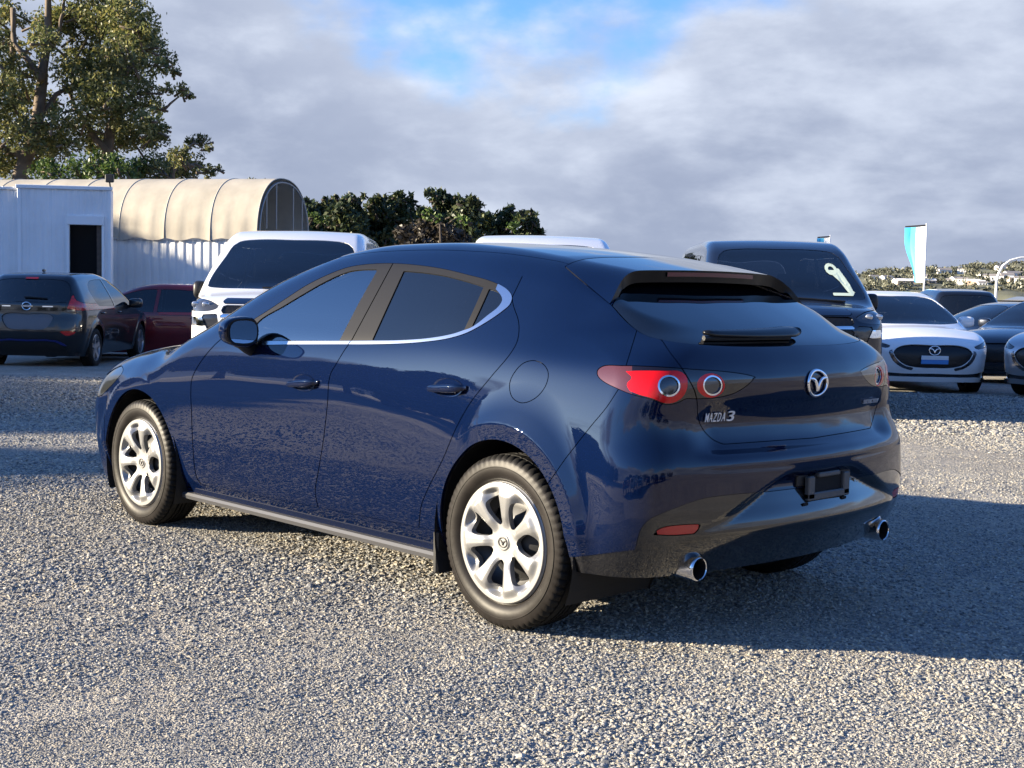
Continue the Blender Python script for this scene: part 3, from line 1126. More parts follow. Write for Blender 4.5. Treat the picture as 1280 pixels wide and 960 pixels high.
def cover_mesh(rot=0.0, ns=7, Rc=.226):
    nr, nt = 70, 420
    rr = np.linspace(.0, Rc, nr)
    tt = np.linspace(0, 2 * np.pi, nt, endpoint=False)
    A_, B_ = np.meshgrid(rr, tt, indexing='ij')

    def depth(r, t):
        ph = ((t - rot) * ns / (2 * np.pi)) % 1.0          # 0 = spoke middle
        d = np.minimum(ph, 1 - ph) * 2                       # 0 on the spoke, 1 mid window
        side = np.where(ph < .5, 1.0, -1.0)
        base = .080 + .019 * sstep(.05, .205, r) - .014 * sstep(Rc - .005, Rc, r)
        spoke = (1 - sstep(.12, .75, d)) * .014 * sstep(.05, .10, r) * (1 - sstep(.175, .205, r))
        fac = .026 * sstep(.35, .95, d) * sstep(.10, .16, r) * (1 - sstep(.188, .206, r)) 
        hub = .006 * (1 - sstep(.028, .032, r))
        return base + spoke - fac + hub
    X, Z = A_ * np.cos(B_), A_ * np.sin(B_)
    V = np.stack([X, depth(A_, B_), Z], -1).reshape(-1, 3)
    i = np.arange(nr * nt).reshape(nr, nt)
    j = np.roll(i, -1, 1)
    q = np.stack([i[:-1], i[1:], j[1:], j[:-1]], -1).reshape(-1, 4)
    T = np.concatenate([q[:, [0, 1, 2]], q[:, [0, 2, 3]]])
    win = curve([(.066, .0), (.072, .013), (.095, .026), (.125, .037), (.152, .043), (.168, .036), (.174, .008), (.170, -.022), (.156, -.038), (.130, -.037), (.098, -.024), (.074, -.012)], .006)

    def fn(V):
        r = np.hypot(V[:, 0], V[:, 2])
        t = np.arctan2(V[:, 2], V[:, 0])
        ph = ((t - rot) * ns / (2 * np.pi)) % 1.0 - .5
        a = ph * 2 * np.pi / ns
        return sdpoly(np.stack([r * np.cos(a), r * np.sin(a)], 1), win, .05)
    V, T = clip(V, T, -fn(V))
    N = np.empty_like(V)
    r = np.hypot(V[:, 0], V[:, 2])
    t = np.arctan2(V[:, 2], V[:, 0])
    e = 1e-3
    for k, (dx, dz) in enumerate(((e, 0), (0, e))):
        f1 = depth(np.hypot(V[:, 0] + dx, V[:, 2] + dz), np.arctan2(V[:, 2] + dz, V[:, 0] + dx))
        f0 = depth(np.hypot(V[:, 0] - dx, V[:, 2] - dz), np.arctan2(V[:, 2] - dz, V[:, 0] - dx))
        N[:, 0 if k == 0 else 2] = -(f1 - f0) / (2 * e)
    N[:, 1] = 1
    N /= np.linalg.norm(N, axis=1, keepdims=True)
    T = orient(V, T, N)
    E = boundary(T)
    n = len(V)
    P0, P1 = V[E[:, 0]], V[E[:, 1]]
    dn = np.array([0, -.022, 0])
    W_ = np.concatenate([P0, P1, P1 + dn, P0 + dn])
    nn = np.cross(P1 - P0, np.array([0, 1.0, 0]))
    nn /= np.maximum(np.linalg.norm(nn, axis=1, keepdims=True), 1e-9)
    m = len(E)
    ix = n + np.arange(m)
    T2 = np.concatenate([np.stack([ix, ix + 3 * m, ix + 2 * m], 1), np.stack([ix, ix + 2 * m, ix + m], 1)])
    return np.concatenate([V, W_]), np.concatenate([T, T2]), np.concatenate([N, nn, nn, nn, nn])


def emblem(parent, place, s, m='chrome', thick=.008, name='emblem'):
    """winged oval badge; place(u, v, h) -> point"""
    b = MB()

    def tube2(path, rad, hs=.5):
        V, F = [], []
        n = 6
        for i, (u, v) in enumerate(path):
            p, q = path[max(i - 1, 0)], path[min(i + 1, len(path) - 1)]
            t = np.array([q[0] - p[0], q[1] - p[1]])
            t = t / max(np.linalg.norm(t), 1e-9)
            nx = np.array([-t[1], t[0]])
            r = rad[i] if isinstance(rad, list) else rad
            for k in range(n):
                w = 2 * math.pi * k / n
                c = nx * math.cos(w) * r
                V.append(place((u + c[0]) * s, (v + c[1]) * s, thick * (.5 + .5 * math.sin(w))))
        for i in range(len(path) - 1):
            for k in range(n):
                j = (k + 1) % n
                F.append((i * n + k, i * n + j, i * n + n + j, i * n + n + k))
        b.add(V, F)
    N_ = 40
    tube2([(math.cos(2 * math.pi * i / N_), .80 * math.sin(2 * math.pi * i / N_)) for i in range(N_ + 1)], .105)
    for sg in (-1, 1):
        c = curve([(sg * .93, .30), (sg * .62, .30), (sg * .36, .20), (sg * .15, -.06), (0.0, -.46)], .08, closed=False)
        tube2([tuple(q) for q in c], [.06 + .07 * min(1, i / 4) for i in range(len(c))])
    return b.build(name, m, parent, smooth=True)


_ty = tyre_mesh()
_wheel_cache = {}


def hero_wheel(x, y, rot):
    sg = 1 if y > 0 else -1
    W_ = bpy.data.objects.new('wheel', None)
    COL.objects.link(W_)
    W_.parent = HERO
    W_.location = (x, y, .322)
    W_.rotation_euler = (0, 0, 0 if sg > 0 else math.pi)
    mesh_obj('tyre', _ty[0], _ty[1], ['rubber', 'sidewall'], W_, matidx=_ty[2]).data.set_sharp_from_angle(angle=R_(40))
    cv = cover_mesh(rot)
    mesh_obj('wheel_cover', cv[0], cv[1], 'wheel_silver', W_, cv[2])
    b = MB()
    b.lathe([(.0, .03), (.045, .035), (.06, .05), (.10, .045), (.125, .02), (.15, .012), (.185, .030), (.205, .055), (.214, .075), (.222, .072), (.216, -.08), (.19, -.08)], 48)
    b.build('steel_rim', 'steel_dark', W_, autos=40)
    b = MB()
    b.lathe([(.10, -.01), (.135, .034 - .02), (.150, .014), (.150, .010)], 40)
    b.build('brake_disc', 'disc_steel', W_, smooth=True)
    emblem(W_, lambda u, v, h: (-u, .0865 + h, v), .022, 'steel_dark', .003)
    return W_


for x, y, rot in ((0.0, .778, R_(98)), (2.725, .778, R_(100)), (0.0, -.778, R_(75)), (2.725, -.778, R_(60))):
    hero_wheel(x, y, rot)
for c in (ARC_R, ARC_F):
    for sg in (1, -1):
        b = MB()
        n = 30
        a = [R_(-25 + 230 * i / n) for i in range(n + 1)]
        V = [(c[0] + .372 * math.cos(w), sg * yy, c[1] + .40 * math.sin(w)) for yy in (.42, .872) for w in a]
        b.add(V, [(i, i + 1, n + 2 + i, n + 1 + i) for i in range(n)])
        b.add([(c[0] + .38 * math.cos(w), sg * .425, c[1] + .405 * math.sin(w)) for w in a], [tuple(range(n + 1))])
        b.build('wheel_arch_liner', 'liner_black', HERO)

# ---- sill strip, mud deflector, floor pan
for sg in (1, -1):
    b = MB()
    pl = [(.800, .178), (.828, .182), (.834, .200), (.826, .212), (.800, .214)]
    b.prism([(sg * p[0], p[1]) for p in pl], 'x', .40, 2.375)
    b.build('sill_strip', 'strip_grey', HERO)
    b = MB()
    b.bevbox((.385, sg * .785, .225), (.03, .16, .17), .008)
    b.build('mud_deflector', 'satin_black', HERO)
b = MB()
b.box((1.62, 0, .235), (3.4, 1.50, .05))
b.box((-.38, 0, .36), (.5, 1.1, .06))
b.build('floor_pan', 'liner_black', HERO)

# ---- exhaust tips
for sg in (1, -1):
    b = MB()
    b.lathe([(.0365, .003), (.0385, .0), (.042, .0025), (.043, .012), (.041, .16), (.030, .20)], 36, 'x', (-.700, sg * .594, .304))
    e = b.build('exhaust_tip', 'chrome', HERO, autos=50)
    b = MB()
    b.lathe([(.0, .09), (.036, .09), (.0366, .0032)], 24, 'x', (-.700, sg * .594, .304))
    b.build('pipe_inside', 'gap_black', e)

# ---- door handles: a hollow in the door and a bar across it
mat('handle_bowl', (.004, .010, .040), .2, metal=.4, coat=1.0)
for door, (hx, hz, hl), slope in ((FD, (1.245, .828, .135), -.028), (RD, (.325, .868, .13), -.02)):
    for sg, par in ((1, door[0]), (-1, door[1])):
        b = MB()
        V, F = [], []
        nr, nt = 8, 28
        for i in range(nr + 1):
            q = i / nr
            for k in range(nt):
                w = 2 * math.pi * k / nt
                x, z = hx + .084 * q * math.cos(w), hz + .002 + .037 * q * math.sin(w)
                yb = float(HS(np.array([x]), np.array([z]))[0])
                V.append((x, sg * (yb + .0022 - .010 * (1 - q * q)), z))
        for i in range(nr):
            for k in range(nt):
                j = (k + 1) % nt
                F.append((i * nt + k, i * nt + j, i * nt + nt + j, i * nt + nt + k) if sg > 0 else (i * nt + k, i * nt + nt + k, i * nt + nt + j, i * nt + j))
        b.add(V, F)
        b.build('handle_recess', 'handle_bowl', par, smooth=True)
        V, F = [], []
        n = 12
        P = np.linspace(-1, 1, 23)
        for t in P:
            x = hx + hl * t * .82
            z = hz + slope * t * .4
            yb = float(HS(np.array([x]), np.array([z]))[0])
            out = .034 * (1 - abs(t) ** 5 * .9)
            rz_ = .0155 * (1 - .55 * abs(t) ** 4) * (1.0 - .18 * t)
            ry_ = .0085 * (1 - .3 * abs(t) ** 4)
            for k in range(n):
                w = 2 * math.pi * k / n
                V.append((x, sg * (yb + out + ry_ * math.cos(w)), z + rz_ * math.sin(w)))
        for i in range(len(P) - 1):
            for k in range(n):
                j = (k + 1) % n
                F.append((i * n + k, i * n + j, i * n + n + j, i * n + n + k))
        F += [tuple(range(n)), tuple(range((len(P) - 1) * n, len(P) * n))]
        mesh_obj('door_handle', V, F, 'blue_paint', par)

# ---- door mirrors
mat('mirror_glass', (.85, .87, .88), .02, metal=1.0)
for sg, par in ((1, FD[0]), (-1, FD[1])):
    V, F = [], []
    nu, nv = 40, 24
    for i in range(nu):
        a = 2 * math.pi * i / nu
        for j in range(nv + 1):
            p = -math.pi / 2 + math.pi * j / nv
            cy_, sy = math.cos(p), math.sin(p)
            e = .75
            yy = math.copysign(abs(sy) ** e, sy)
            xx = math.copysign(abs(math.cos(a) * cy_) ** .85, math.cos(a) * cy_)
            zz = math.copysign(abs(math.sin(a) * cy_) ** .75, math.sin(a) * cy_)
            xs_ = .105 * xx if xx > 0 else .038 * max(xx, -.62)
            tap = 1 - .16 * yy
            V.append((1.640 + xs_ * tap - .03 * yy, sg * (.958 + .108 * yy), 1.036 + (.068 * zz) * tap + .004 * yy))
    for i in range(nu):
        k = (i + 1) % nu
        for j in range(nv):
            f = (i * (nv + 1) + j, k * (nv + 1) + j, k * (nv + 1) + j + 1, i * (nv + 1) + j + 1)
            F.append(f if sg > 0 else f[::-1])
    mir = mesh_obj('door_mirror', V, F, 'blue_paint', par)
    V = []
    for k in range(36):
        w = 2 * math.pi * k / 36
        u_, v_ = math.cos(w), math.sin(w)
        yy = .088 * math.copysign(abs(u_) ** .7, u_)
        zz = .053 * math.copysign(abs(v_) ** .7, v_)
        V.append((1.6125 - .28 * yy, sg * (.958 + yy), 1.036 + zz))
    for off, nm, mt in ((0, 'mirror_frame', 'satin_black'), (-.003, 'mirror_glass', 'mirror_glass')):
        k_ = 1.1 if off == 0 else .96
        c_ = np.array([1.6125, sg * .958, 1.036])
        mesh_obj(nm, [tuple(c_ + (np.array(v) - c_) * k_ + np.array([off, 0, 0])) for v in V], [tuple(range(36)) if sg < 0 else tuple(reversed(range(36)))], mt, mir, smooth=False)
    b = MB()
    b.tube([(1.70, sg * .845, .948), (1.695, sg * .885, .962), (1.67, sg * .93, .985), (1.655, sg * .96, 1.0)], [.034, .030, .030, .036], 12)
    b.build('mirror_foot', 'satin_black', mir, smooth=True)


# ---- tail details
_ty0, _tz0, _tst = -.86, .38, .01
_gy, _gz = np.arange(_ty0, .87, _tst), np.arange(_tz0, 1.25, _tst)
_G = np.stack(np.meshgrid(_gy, _gz, indexing='ij'), -1).reshape(-1, 2)
_lo, _hi = np.full(len(_G), -1.0), np.full(len(_G), -.1)
for _ in range(26):
    _m = (_lo + _hi) / 2
    _out = hero_f(np.column_stack([_m, _G])) > 0
    _lo, _hi = np.where(_out, _m, _lo), np.where(_out, _hi, _m)
_TX = _lo.reshape(len(_gy), len(_gz))


def tail_point(y, z, h=0.0):
    """point on the tail surface at (y, z), lifted by h"""
    a, b = (y - _ty0) / _tst, (z - _tz0) / _tst
    i, j = int(min(max(a, 0), len(_gy) - 2)), int(min(max(b, 0), len(_gz) - 2))
    u, v = a - i, b - j
    x = (_TX[i, j] * (1 - u) + _TX[i + 1, j] * u) * (1 - v) + (_TX[i, j + 1] * (1 - u) + _TX[i + 1, j + 1] * u) * v
    return np.array([x - h, y, z])


EMB = emblem(GATE_O, lambda u, v, h: tuple(tail_point(-u, .926 + v * 1.0, h + .001)), .060, 'chrome', .012)


def text_mesh(s, size, ext):
    cu = bpy.data.curves.new('lettering', 'FONT')
    cu.body = s
    cu.size = size
    cu.extrude = ext
    cu.offset = size * .004
    cu.space_character = 1.22
    cu.resolution_u = 3
    ob = bpy.data.objects.new('lettering_tmp', cu)
    COL.objects.link(ob)
    dg = bpy.context.evaluated_depsgraph_get()
    me = bpy.data.meshes.new_from_object(ob.evaluated_get(dg))
    V = np.array([v.co[:] for v in me.vertices])
    F = [tuple(p.vertices) for p in me.polygons]
    bpy.data.objects.remove(ob)
    bpy.data.meshes.remove(me)
    return V, F


def text_on(s, size, fn, parent, m, name='lettering', ext=.002, wide=1.0):
    """fn(u, v, h) -> point; u runs along the writing"""
    V, F = text_mesh(s, size, ext)
    V[:, 0] = (V[:, 0] - V[:, 0].min()) * wide / np.ptp(V[:, 0])
    V2 = [tuple(fn(v[0], v[1], v[2])) for v in V]
    return mesh_obj(name, V2, F, m, parent, smooth=False)


def lift(p0, p1):
    """lettering from p0 to p1 in (y, z) on the tail"""
    L = math.hypot(p1[0] - p0[0], p1[1] - p0[1])
    ux, uz = (p1[0] - p0[0]) / L, (p1[1] - p0[1]) / L
    return lambda u, v, h: tail_point(p0[0] + u * ux + v * uz * 0, p0[1] + u * uz + v, h + .006)


text_on('MAZDA', .045, lift((.547, .8045), (.40, .806)), GATE_O, 'badge_silver', wide=.094, ext=.0012)
text_on('3', .052, lift((.445, .8045), (.39, .806)), GATE_O, 'badge_silver', wide=.032, ext=.002)
text_on('SKYACTIV', .024, lift((-.42, .826), (-.56, .824)), GATE_O, 'badge_silver', wide=.14, ext=.003)

# rear wiper
V, F = [], []
n = 10
P = np.linspace(0, 1, 17)
for t in P:
    y = -.05 + .515 * t
    z = 1.094 - .004 * t - .004 * math.sin(math.pi * t)
    c0 = tail_point(y, z, 0)
    g = grad_normals(hero_f, c0[None])[0]
    wz = .036 * (1 - .62 * t) * min(1, .35 + t * 6, .3 + (1 - t) * 12) + .004
    th = .013 * (1 - .4 * t)
    up = np.cross(g, [0, 1, 0])
    up /= np.linalg.norm(up)
    for k in range(n):
        w = 2 * math.pi * k / n
        V.append(tuple(c0 + g * (.022 + th * math.cos(w)) + up * wz * math.sin(w)))
for i in range(len(P) - 1):
    for k in range(n):
        j = (k + 1) % n
        F.append((i * n + k, i * n + j, i * n + n + j, i * n + n + k))
F += [tuple(range(n)), tuple(range((len(P) - 1) * n, len(P) * n))]
mat('wiper_black', (.006, .006, .007), .3)
wp = mesh_obj('rear_wiper', V, F, 'wiper_black', HERO)
b = MB()
pp = [tail_point(y, 1.091 - .004 * (y - .2) ** 2, .013) for y in np.linspace(.02, .47, 10)]
b.tube(pp, .010, 6)
b.build('wiper_blade', 'satin_black', wp)

# number plate bracket with its dark light housings
for y0, y1 in ((.125, .055), (-.155, -.235)):
    b = MB()
    c0 = tail_point((y0 + y1) / 2, .578)
    b.bevbox((c0[0] + .004, (y0 + y1) / 2, .580), (.03, abs(y1 - y0), .055), .005)
    b.build('plate_light', 'satin_black', BUMP_O)
mat('bracket_grey', (.075, .077, .08), .4)
b = MB()
xb_ = tail_point(-.05, .55)[0] - .018
for (ya, yb, za, zb) in ((.085, .045, .505, .590), (-.145, -.185, .505, .590), (.085, -.185, .500, .528), (.02, -.12, .582, .600)):
    b.bevbox((xb_, (ya + yb) / 2, (za + zb) / 2), (.022, abs(ya - yb), abs(zb - za)), .004)
b.build('plate_bracket', 'bracket_grey', BUMP_O)
b = MB()
b.box((xb_ + .012, -.05, .556), (.02, .20, .07))
b.box((tail_point(.10, .492)[0], .10, .492), (.006, .028, .010))
b.box((tail_point(-.155, .492)[0], -.155, .492), (.006, .028, .010))
b.build('bracket_recess', 'gap_black', BUMP_O)


# ---- cabin
def cushion(b, c, d, e=.35, n=14):
    V, F = [], []
    nu, nv = 20, 12
    for i in range(nu):
        a = 2 * math.pi * i / nu
        for j in range(nv + 1):
            p = -math.pi / 2 + math.pi * j / nv
            f = lambda v: math.copysign(abs(v) ** e, v)
            V.append((c[0] + d[0] / 2 * f(math.cos(a)) * abs(f(math.cos(p))), c[1] + d[1] / 2 * f(math.sin(a)) * abs(f(math.cos(p))), c[2] + d[2] / 2 * f(math.sin(p))))
    for i in range(nu):
        k = (i + 1) % nu
        for j in range(nv):
            F.append((i * (nv + 1) + j, k * (nv + 1) + j, k * (nv + 1) + j + 1, i * (nv + 1) + j + 1))
    b.add(V, F)


for sy in (.36, -.36):
    b = MB()
    cushion(b, (1.55, sy, .50), (.52, .50, .16))
    cushion(b, (1.27, sy, .78), (.16, .48, .56))
    cushion(b, (1.20, sy, 1.14), (.10, .27, .17))
    b.build('front_seat', 'interior_mid', HERO, smooth=True)
b = MB()
cushion(b, (.62, 0, .52), (.50, 1.25, .16))
cushion(b, (.32, 0, .80), (.16, 1.22, .50))
for sy in (.36, -.36):
    cushion(b, (.25, sy, 1.08), (.09, .25, .12))
b.build('rear_seat', 'interior_mid', HERO, smooth=True)
b = MB()
cushion(b, (2.22, 0, .82), (.62, 1.45, .26), .4)
cushion(b, (1.96, -.36, .94), (.2, .36, .08), .5)
b.build('dashboard', 'interior_mid', HERO, smooth=True)
b = MB()
b.tube([(1.86 + .07 * math.cos(w) * .4, -.36 + .18 * math.sin(w), .90 + .18 * math.cos(w)) for w in np.linspace(0, 2 * math.pi, 33)], .014, 8, cap=False)
b.tube([(1.98, -.36, .86), (1.87, -.36, .90)], .04, 10)
b.build('steering_wheel', 'interior_dark', HERO, smooth=True)
b = MB()
b.box((1.2, 0, .30), (3.0, 1.4, .04))
b.build('cabin_floor', 'interior_dark', HERO)
b = MB()
b.bevbox((1.72, 0, 1.27), (.03, .24, .07), .008)
b.build('interior_mirror', 'interior_dark', HERO)

# ================================================================== the yard
CDH = np.array([CD[0], CD[1], 0.0]) / math.hypot(CD[0], CD[1])       # horizontal view axis
CRH = np.array([-_r[0], -_r[1], 0.0]) * -1.0                          # horizontal, to the right


def yard(lat, dep):
    """ground position: metres right of and ahead of the photographer"""
    return CC * np.array([1, 1, 0]) + CDH * dep + CRH * lat


def gz(x, y):
    """the yard falls away gently beyond the first row"""
    dep = (np.asarray(x) - CX) * CDH[0] + (np.asarray(y) - CY) * CDH[1]
    t = np.maximum(dep - 15.0, 0)
    return -0.9 * (1 - np.exp(-t * .022 / .9))


def spot(px, dep):
    """ground point under photo column px at a distance along the view axis"""
    p = yard((px - 640) / CF * dep, dep)
    return np.array([p[0], p[1], float(gz(p[0], p[1]))])


rng = np.random.default_rng(7)


def vnoise(x, y, cell, seed):
    r = np.random.default_rng(seed)
    n = 256
    g = r.standard_normal((n, n))
    g = (g + np.roll(g, 1, 0) + np.roll(g, 1, 1) + np.roll(g, (1, 1), (0, 1))) / 2
    a, b = x / cell, y / cell
    i, j = np.floor(a).astype(int), np.floor(b).astype(int)
    u, v = a - i, b - j
    u, v = u * u * (3 - 2 * u), v * v * (3 - 2 * v)
    i, j = i % n, j % n
    i2, j2 = (i + 1) % n, (j + 1) % n
    return (g[i, j] * (1 - u) + g[i2, j] * u) * (1 - v) + (g[i, j2] * (1 - u) + g[i2, j2] * u) * v


def relief(x, y):
    x, y = np.asarray(x, float), np.asarray(y, float)
    d = .0034 * vnoise(x, y, .42, 1) + .0018 * vnoise(x + 3, y, .13, 2) + .0008 * vnoise(x, y + 5, .05, 3)
    k = np.ones_like(d)
    for wx in (0, 2.725):
        for wy in (.8, -.8):
            k = np.minimum(k, sstep(.15, .5, np.hypot(x - wx, y - wy)))
    return d * k - .004 * k


# ---- gravel ground: a fine near sheet inside a coarse sheet that runs to the horizon
def gravel_mat(name, fine):
    m = bpy.data.materials.new(name)
    m.use_nodes = True
    n, l = m.node_tree.nodes, m.node_tree.links
    b = n['Principled BSDF']
    b.inputs['Roughness'].default_value = .9
    b.inputs['Specular IOR Level'].default_value = .25
    tcx = n.new('ShaderNodeTexCoord')

    def vor(scale, feat='F1'):
        v = n.new('ShaderNodeTexVoronoi')
        v.feature = feat
        v.inputs['Scale'].default_value = scale
        l.new(tcx.outputs['Object'], v.inputs['Vector'])
        return v

    def noi(scale, det=5):
        v = n.new('ShaderNodeTexNoise')
        v.inputs['Scale'].default_value = scale
        v.inputs['Detail'].default_value = det
        l.new(tcx.outputs['Object'], v.inputs['Vector'])
        return v
    v1 = vor(75)
    v2 = vor(160)
    cr = n.new('ShaderNodeValToRGB')
    e = cr.color_ramp.elements
    e[0].position, e[0].color = 0.0, (.17, .175, .18, 1)
    e[1].position, e[1].color = 1.0, (.44, .415, .37, 1)
    for p, c in ((.25, (.24, .245, .25, 1)), (.55, (.31, .308, .30, 1)), (.8, (.38, .362, .325, 1))):
        q = e.new(p)
        q.color = c
    sp = n.new('ShaderNodeSeparateColor')
    l.new(v1.outputs['Color'], sp.inputs[0])
    l.new(sp.outputs[0], cr.inputs[0])
    # wide patches of finer dust and damp
    big = noi(.55, 6)
    mr = n.new('ShaderNodeMapRange')
    mr.inputs['From Min'].default_value, mr.inputs['From Max'].default_value = .35, .68
    mr.inputs['To Min'].default_value, mr.inputs['To Max'].default_value = .80, 1.12
    l.new(big.outputs['Fac'], mr.inputs['Value'])
    mid = noi(3.2, 6)
    mr2 = n.new('ShaderNodeMapRange')
    mr2.inputs['From Min'].default_value, mr2.inputs['From Max'].default_value = .3, .7
    mr2.inputs['To Min'].default_value, mr2.inputs['To Max'].default_value = .85, 1.12
    l.new(mid.outputs['Fac'], mr2.inputs['Value'])
    mu = n.new('ShaderNodeMath')
    mu.operation = 'MULTIPLY'
    l.new(mr.outputs[0], mu.inputs[0])
    l.new(mr2.outputs[0], mu.inputs[1])
    mx = n.new('ShaderNodeMix')
    mx.data_type = 'RGBA'
    mx.blend_type = 'MULTIPLY'
    mx.inputs['Factor'].default_value = 1
    l.new(cr.outputs[0], mx.inputs['A'])
    l.new(mu.outputs[0], mx.inputs['B'])
    tan = n.new('ShaderNodeMix')
    tan.data_type = 'RGBA'
    tan.blend_type = 'MULTIPLY'
    tan.inputs['B'].default_value = (1.10, .98, .80, 1)
    tn = noi(.35, 3)
    l.new(tn.outputs['Fac'], tan.inputs['Factor'])
    l.new(mx.outputs['Result'], tan.inputs['A'])
    l.new(tan.outputs['Result'], b.inputs['Base Color'])
    h = n.new('ShaderNodeMath')
    h.operation = 'ADD'
    l.new(v1.outputs['Distance'], h.inputs[0])
    l.new(v2.outputs['Distance'], h.inputs[1])
    bp = n.new('ShaderNodeBump')
    bp.invert = True
    bp.inputs['Strength'].default_value = .9
    bp.inputs['Distance'].default_value = .007 if fine else .014
    l.new(h.outputs[0], bp.inputs['Height'])
    l.new(bp.outputs[0], b.inputs['Normal'])
    MAT[name] = m
    return m


gravel_mat('gravel_surface', True)
lat = np.concatenate([np.linspace(-3.6, 3.6, 190)])
GX0, GX1, GY0, GY1, GST = -4.2, 6.2, -6.0, 4.6, .045
gx, gy = np.arange(GX0, GX1 + .001, GST), np.arange(GY0, GY1 + .001, GST)
XX, YY = np.meshgrid(gx, gy, indexing='ij')
edge = np.minimum.reduce([XX - GX0, GX1 - XX, YY - GY0, GY1 - YY])
ZZ = relief(XX, YY) * sstep(0, .4, edge)
V = np.stack([XX, YY, ZZ], -1).reshape(-1, 3)
i = np.arange(V.shape[0]).reshape(XX.shape)
Fq = np.stack([i[:-1, :-1], i[1:, :-1], i[1:, 1:], i[:-1, 1:]], -1).reshape(-1, 4)
# coarse sheet, graded outward, with a hole where the near sheet lies
ax = np.unique(np.concatenate([[-2500, -900, -350, -150, -80, -45, -25, -14, -9, GX0, GX1, 9, 12], np.arange(14, 60, 3.5), [70, 90, 130, 200, 350, 900, 2500]]))
ay = np.unique(np.concatenate([[-2500, -900, -350, -200, -130, -90, -70], np.arange(-60, -8, 3.5), [GY0, GY1, 8, 14, 25, 45, 80, 150, 350, 900, 2500]]))
AX, AY = np.meshgrid(ax, ay, indexing='ij')
V2 = np.stack([AX, AY, gz(AX, AY)], -1).reshape(-1, 3)
i2 = np.arange(V2.shape[0]).reshape(AX.shape)
F2 = []
for a in range(len(ax) - 1):
    for b_ in range(len(ay) - 1):
        if ax[a] >= GX0 - 1e-6 and ax[a + 1] <= GX1 + 1e-6 and ay[b_] >= GY0 - 1e-6 and ay[b_ + 1] <= GY1 + 1e-6:
            continue
        F2.append((i2[a, b_], i2[a + 1, b_], i2[a + 1, b_ + 1], i2[a, b_ + 1]))
go = mesh_obj('ground', np.concatenate([V, V2]), np.concatenate([Fq, np.array(F2) + len(V)]), 'gravel_surface')
tag(go, 'grey gravel ground of the yard', 'ground', kind='structure')

# ---- loose stones near the camera, one object
dd, ll = [], []
for d0, d1, dens in ((1.7, 4.5, 8200), (4.5, 8.0, 4800), (8.0, 12.0, 2300), (12.0, 18.0, 900)):
    area = (d1 * d1 - d0 * d0) * .47 + .4 * (d1 - d0)
    n = int(area * dens)
    t = np.sqrt(d0 * d0 + (d1 * d1 - d0 * d0) * rng.random(n))
    dd.append(t)
    ll.append((rng.random(n) * 2 - 1) * (.47 * t + .2))
dd, ll = np.concatenate(dd), np.concatenate(ll)
PX = CC[:2] + dd[:, None] * CDH[:2] + ll[:, None] * CRH[:2]
QX = np.column_stack([-1.0 + 10.5 * rng.random(72000), 1.3 + 9.0 * rng.random(72000)])     # beside the car, outside the first wedge
qd = (QX - CC[:2]) @ CDH[:2]
ql = (QX - CC[:2]) @ CRH[:2]
QX = QX[(np.abs(ql) > .47 * qd + .2)]
PX = np.concatenate([PX, QX])
dd = np.concatenate([dd, np.full(len(QX), 9.0)])
clump = vnoise(PX[:, 0], PX[:, 1], .35, 11)
keep = rng.random(len(PX)) < np.clip(.86 + .14 * clump, .45, 1)
PX, dd = PX[keep], dd[keep]
sc_ = .0043 + .0044 * rng.random(len(PX)) ** 1.8 + np.where(rng.random(len(PX)) < .002, .007, 0)
sc_ *= np.clip(1.0 + .22 * vnoise(PX[:, 0] + 9, PX[:, 1], .6, 12), .65, 1.6)
sc_ *= np.where(dd > 12, 1.75, 1)
sc_ *= np.where(dd > 8, 1.35, np.where(dd > 4.5, 1.15, 1))
PZ = np.where((PX[:, 0] > GX0) & (PX[:, 0] < GX1) & (PX[:, 1] > GY0) & (PX[:, 1] < GY1), relief(PX[:, 0], PX[:, 1]), gz(PX[:, 0], PX[:, 1])) + sc_ * .02
me = bpy.data.meshes.new('gravel')
me.vertices.add(len(PX))
me.vertices.foreach_set('co', np.column_stack([PX, PZ]).astype(np.float32).ravel())
at_ = me.attributes.new('size', 'FLOAT', 'POINT')
at_.data.foreach_set('value', sc_.astype(np.float32))
grav = bpy.data.objects.new('gravel', me)
COL.objects.link(grav)
tag(grav, 'loose grey and tan stones covering the yard', 'gravel', kind='stuff')
sm = bpy.data.materials.new('stone')
sm.use_nodes = True
n_, l_ = sm.node_tree.nodes, sm.node_tree.links
oi = n_.new('ShaderNodeObjectInfo')
cr = n_.new('ShaderNodeValToRGB')
e = cr.color_ramp.elements
e[0].position, e[0].color = 0.0, (.10, .105, .11, 1)
e[1].position, e[1].color = 1.0, (.50, .475, .42, 1)
for p, c in ((.2, (.19, .195, .20, 1)), (.5, (.29, .283, .265, 1)), (.75, (.35, .325, .275, 1)), (.92, (.40, .35, .265, 1))):
    e.new(p).color = c
l_.new(oi.outputs['Random'], cr.inputs[0])
l_.new(cr.outputs[0], n_['Principled BSDF'].inputs['Base Color'])
n_['Principled BSDF'].inputs['Roughness'].default_value = .85
n_['Principled BSDF'].inputs['Specular IOR Level'].default_value = .3
MAT['stone'] = sm
ng = bpy.data.node_groups.new('scatter_stones', 'GeometryNodeTree')
ng.interface.new_socket('Geometry', in_out='INPUT', socket_type='NodeSocketGeometry')
ng.interface.new_socket('Geometry', in_out='OUTPUT', socket_type='NodeSocketGeometry')
gi, go_ = ng.nodes.new('NodeGroupInput'), ng.nodes.new('NodeGroupOutput')
jn = ng.nodes.new('GeometryNodeJoinGeometry')
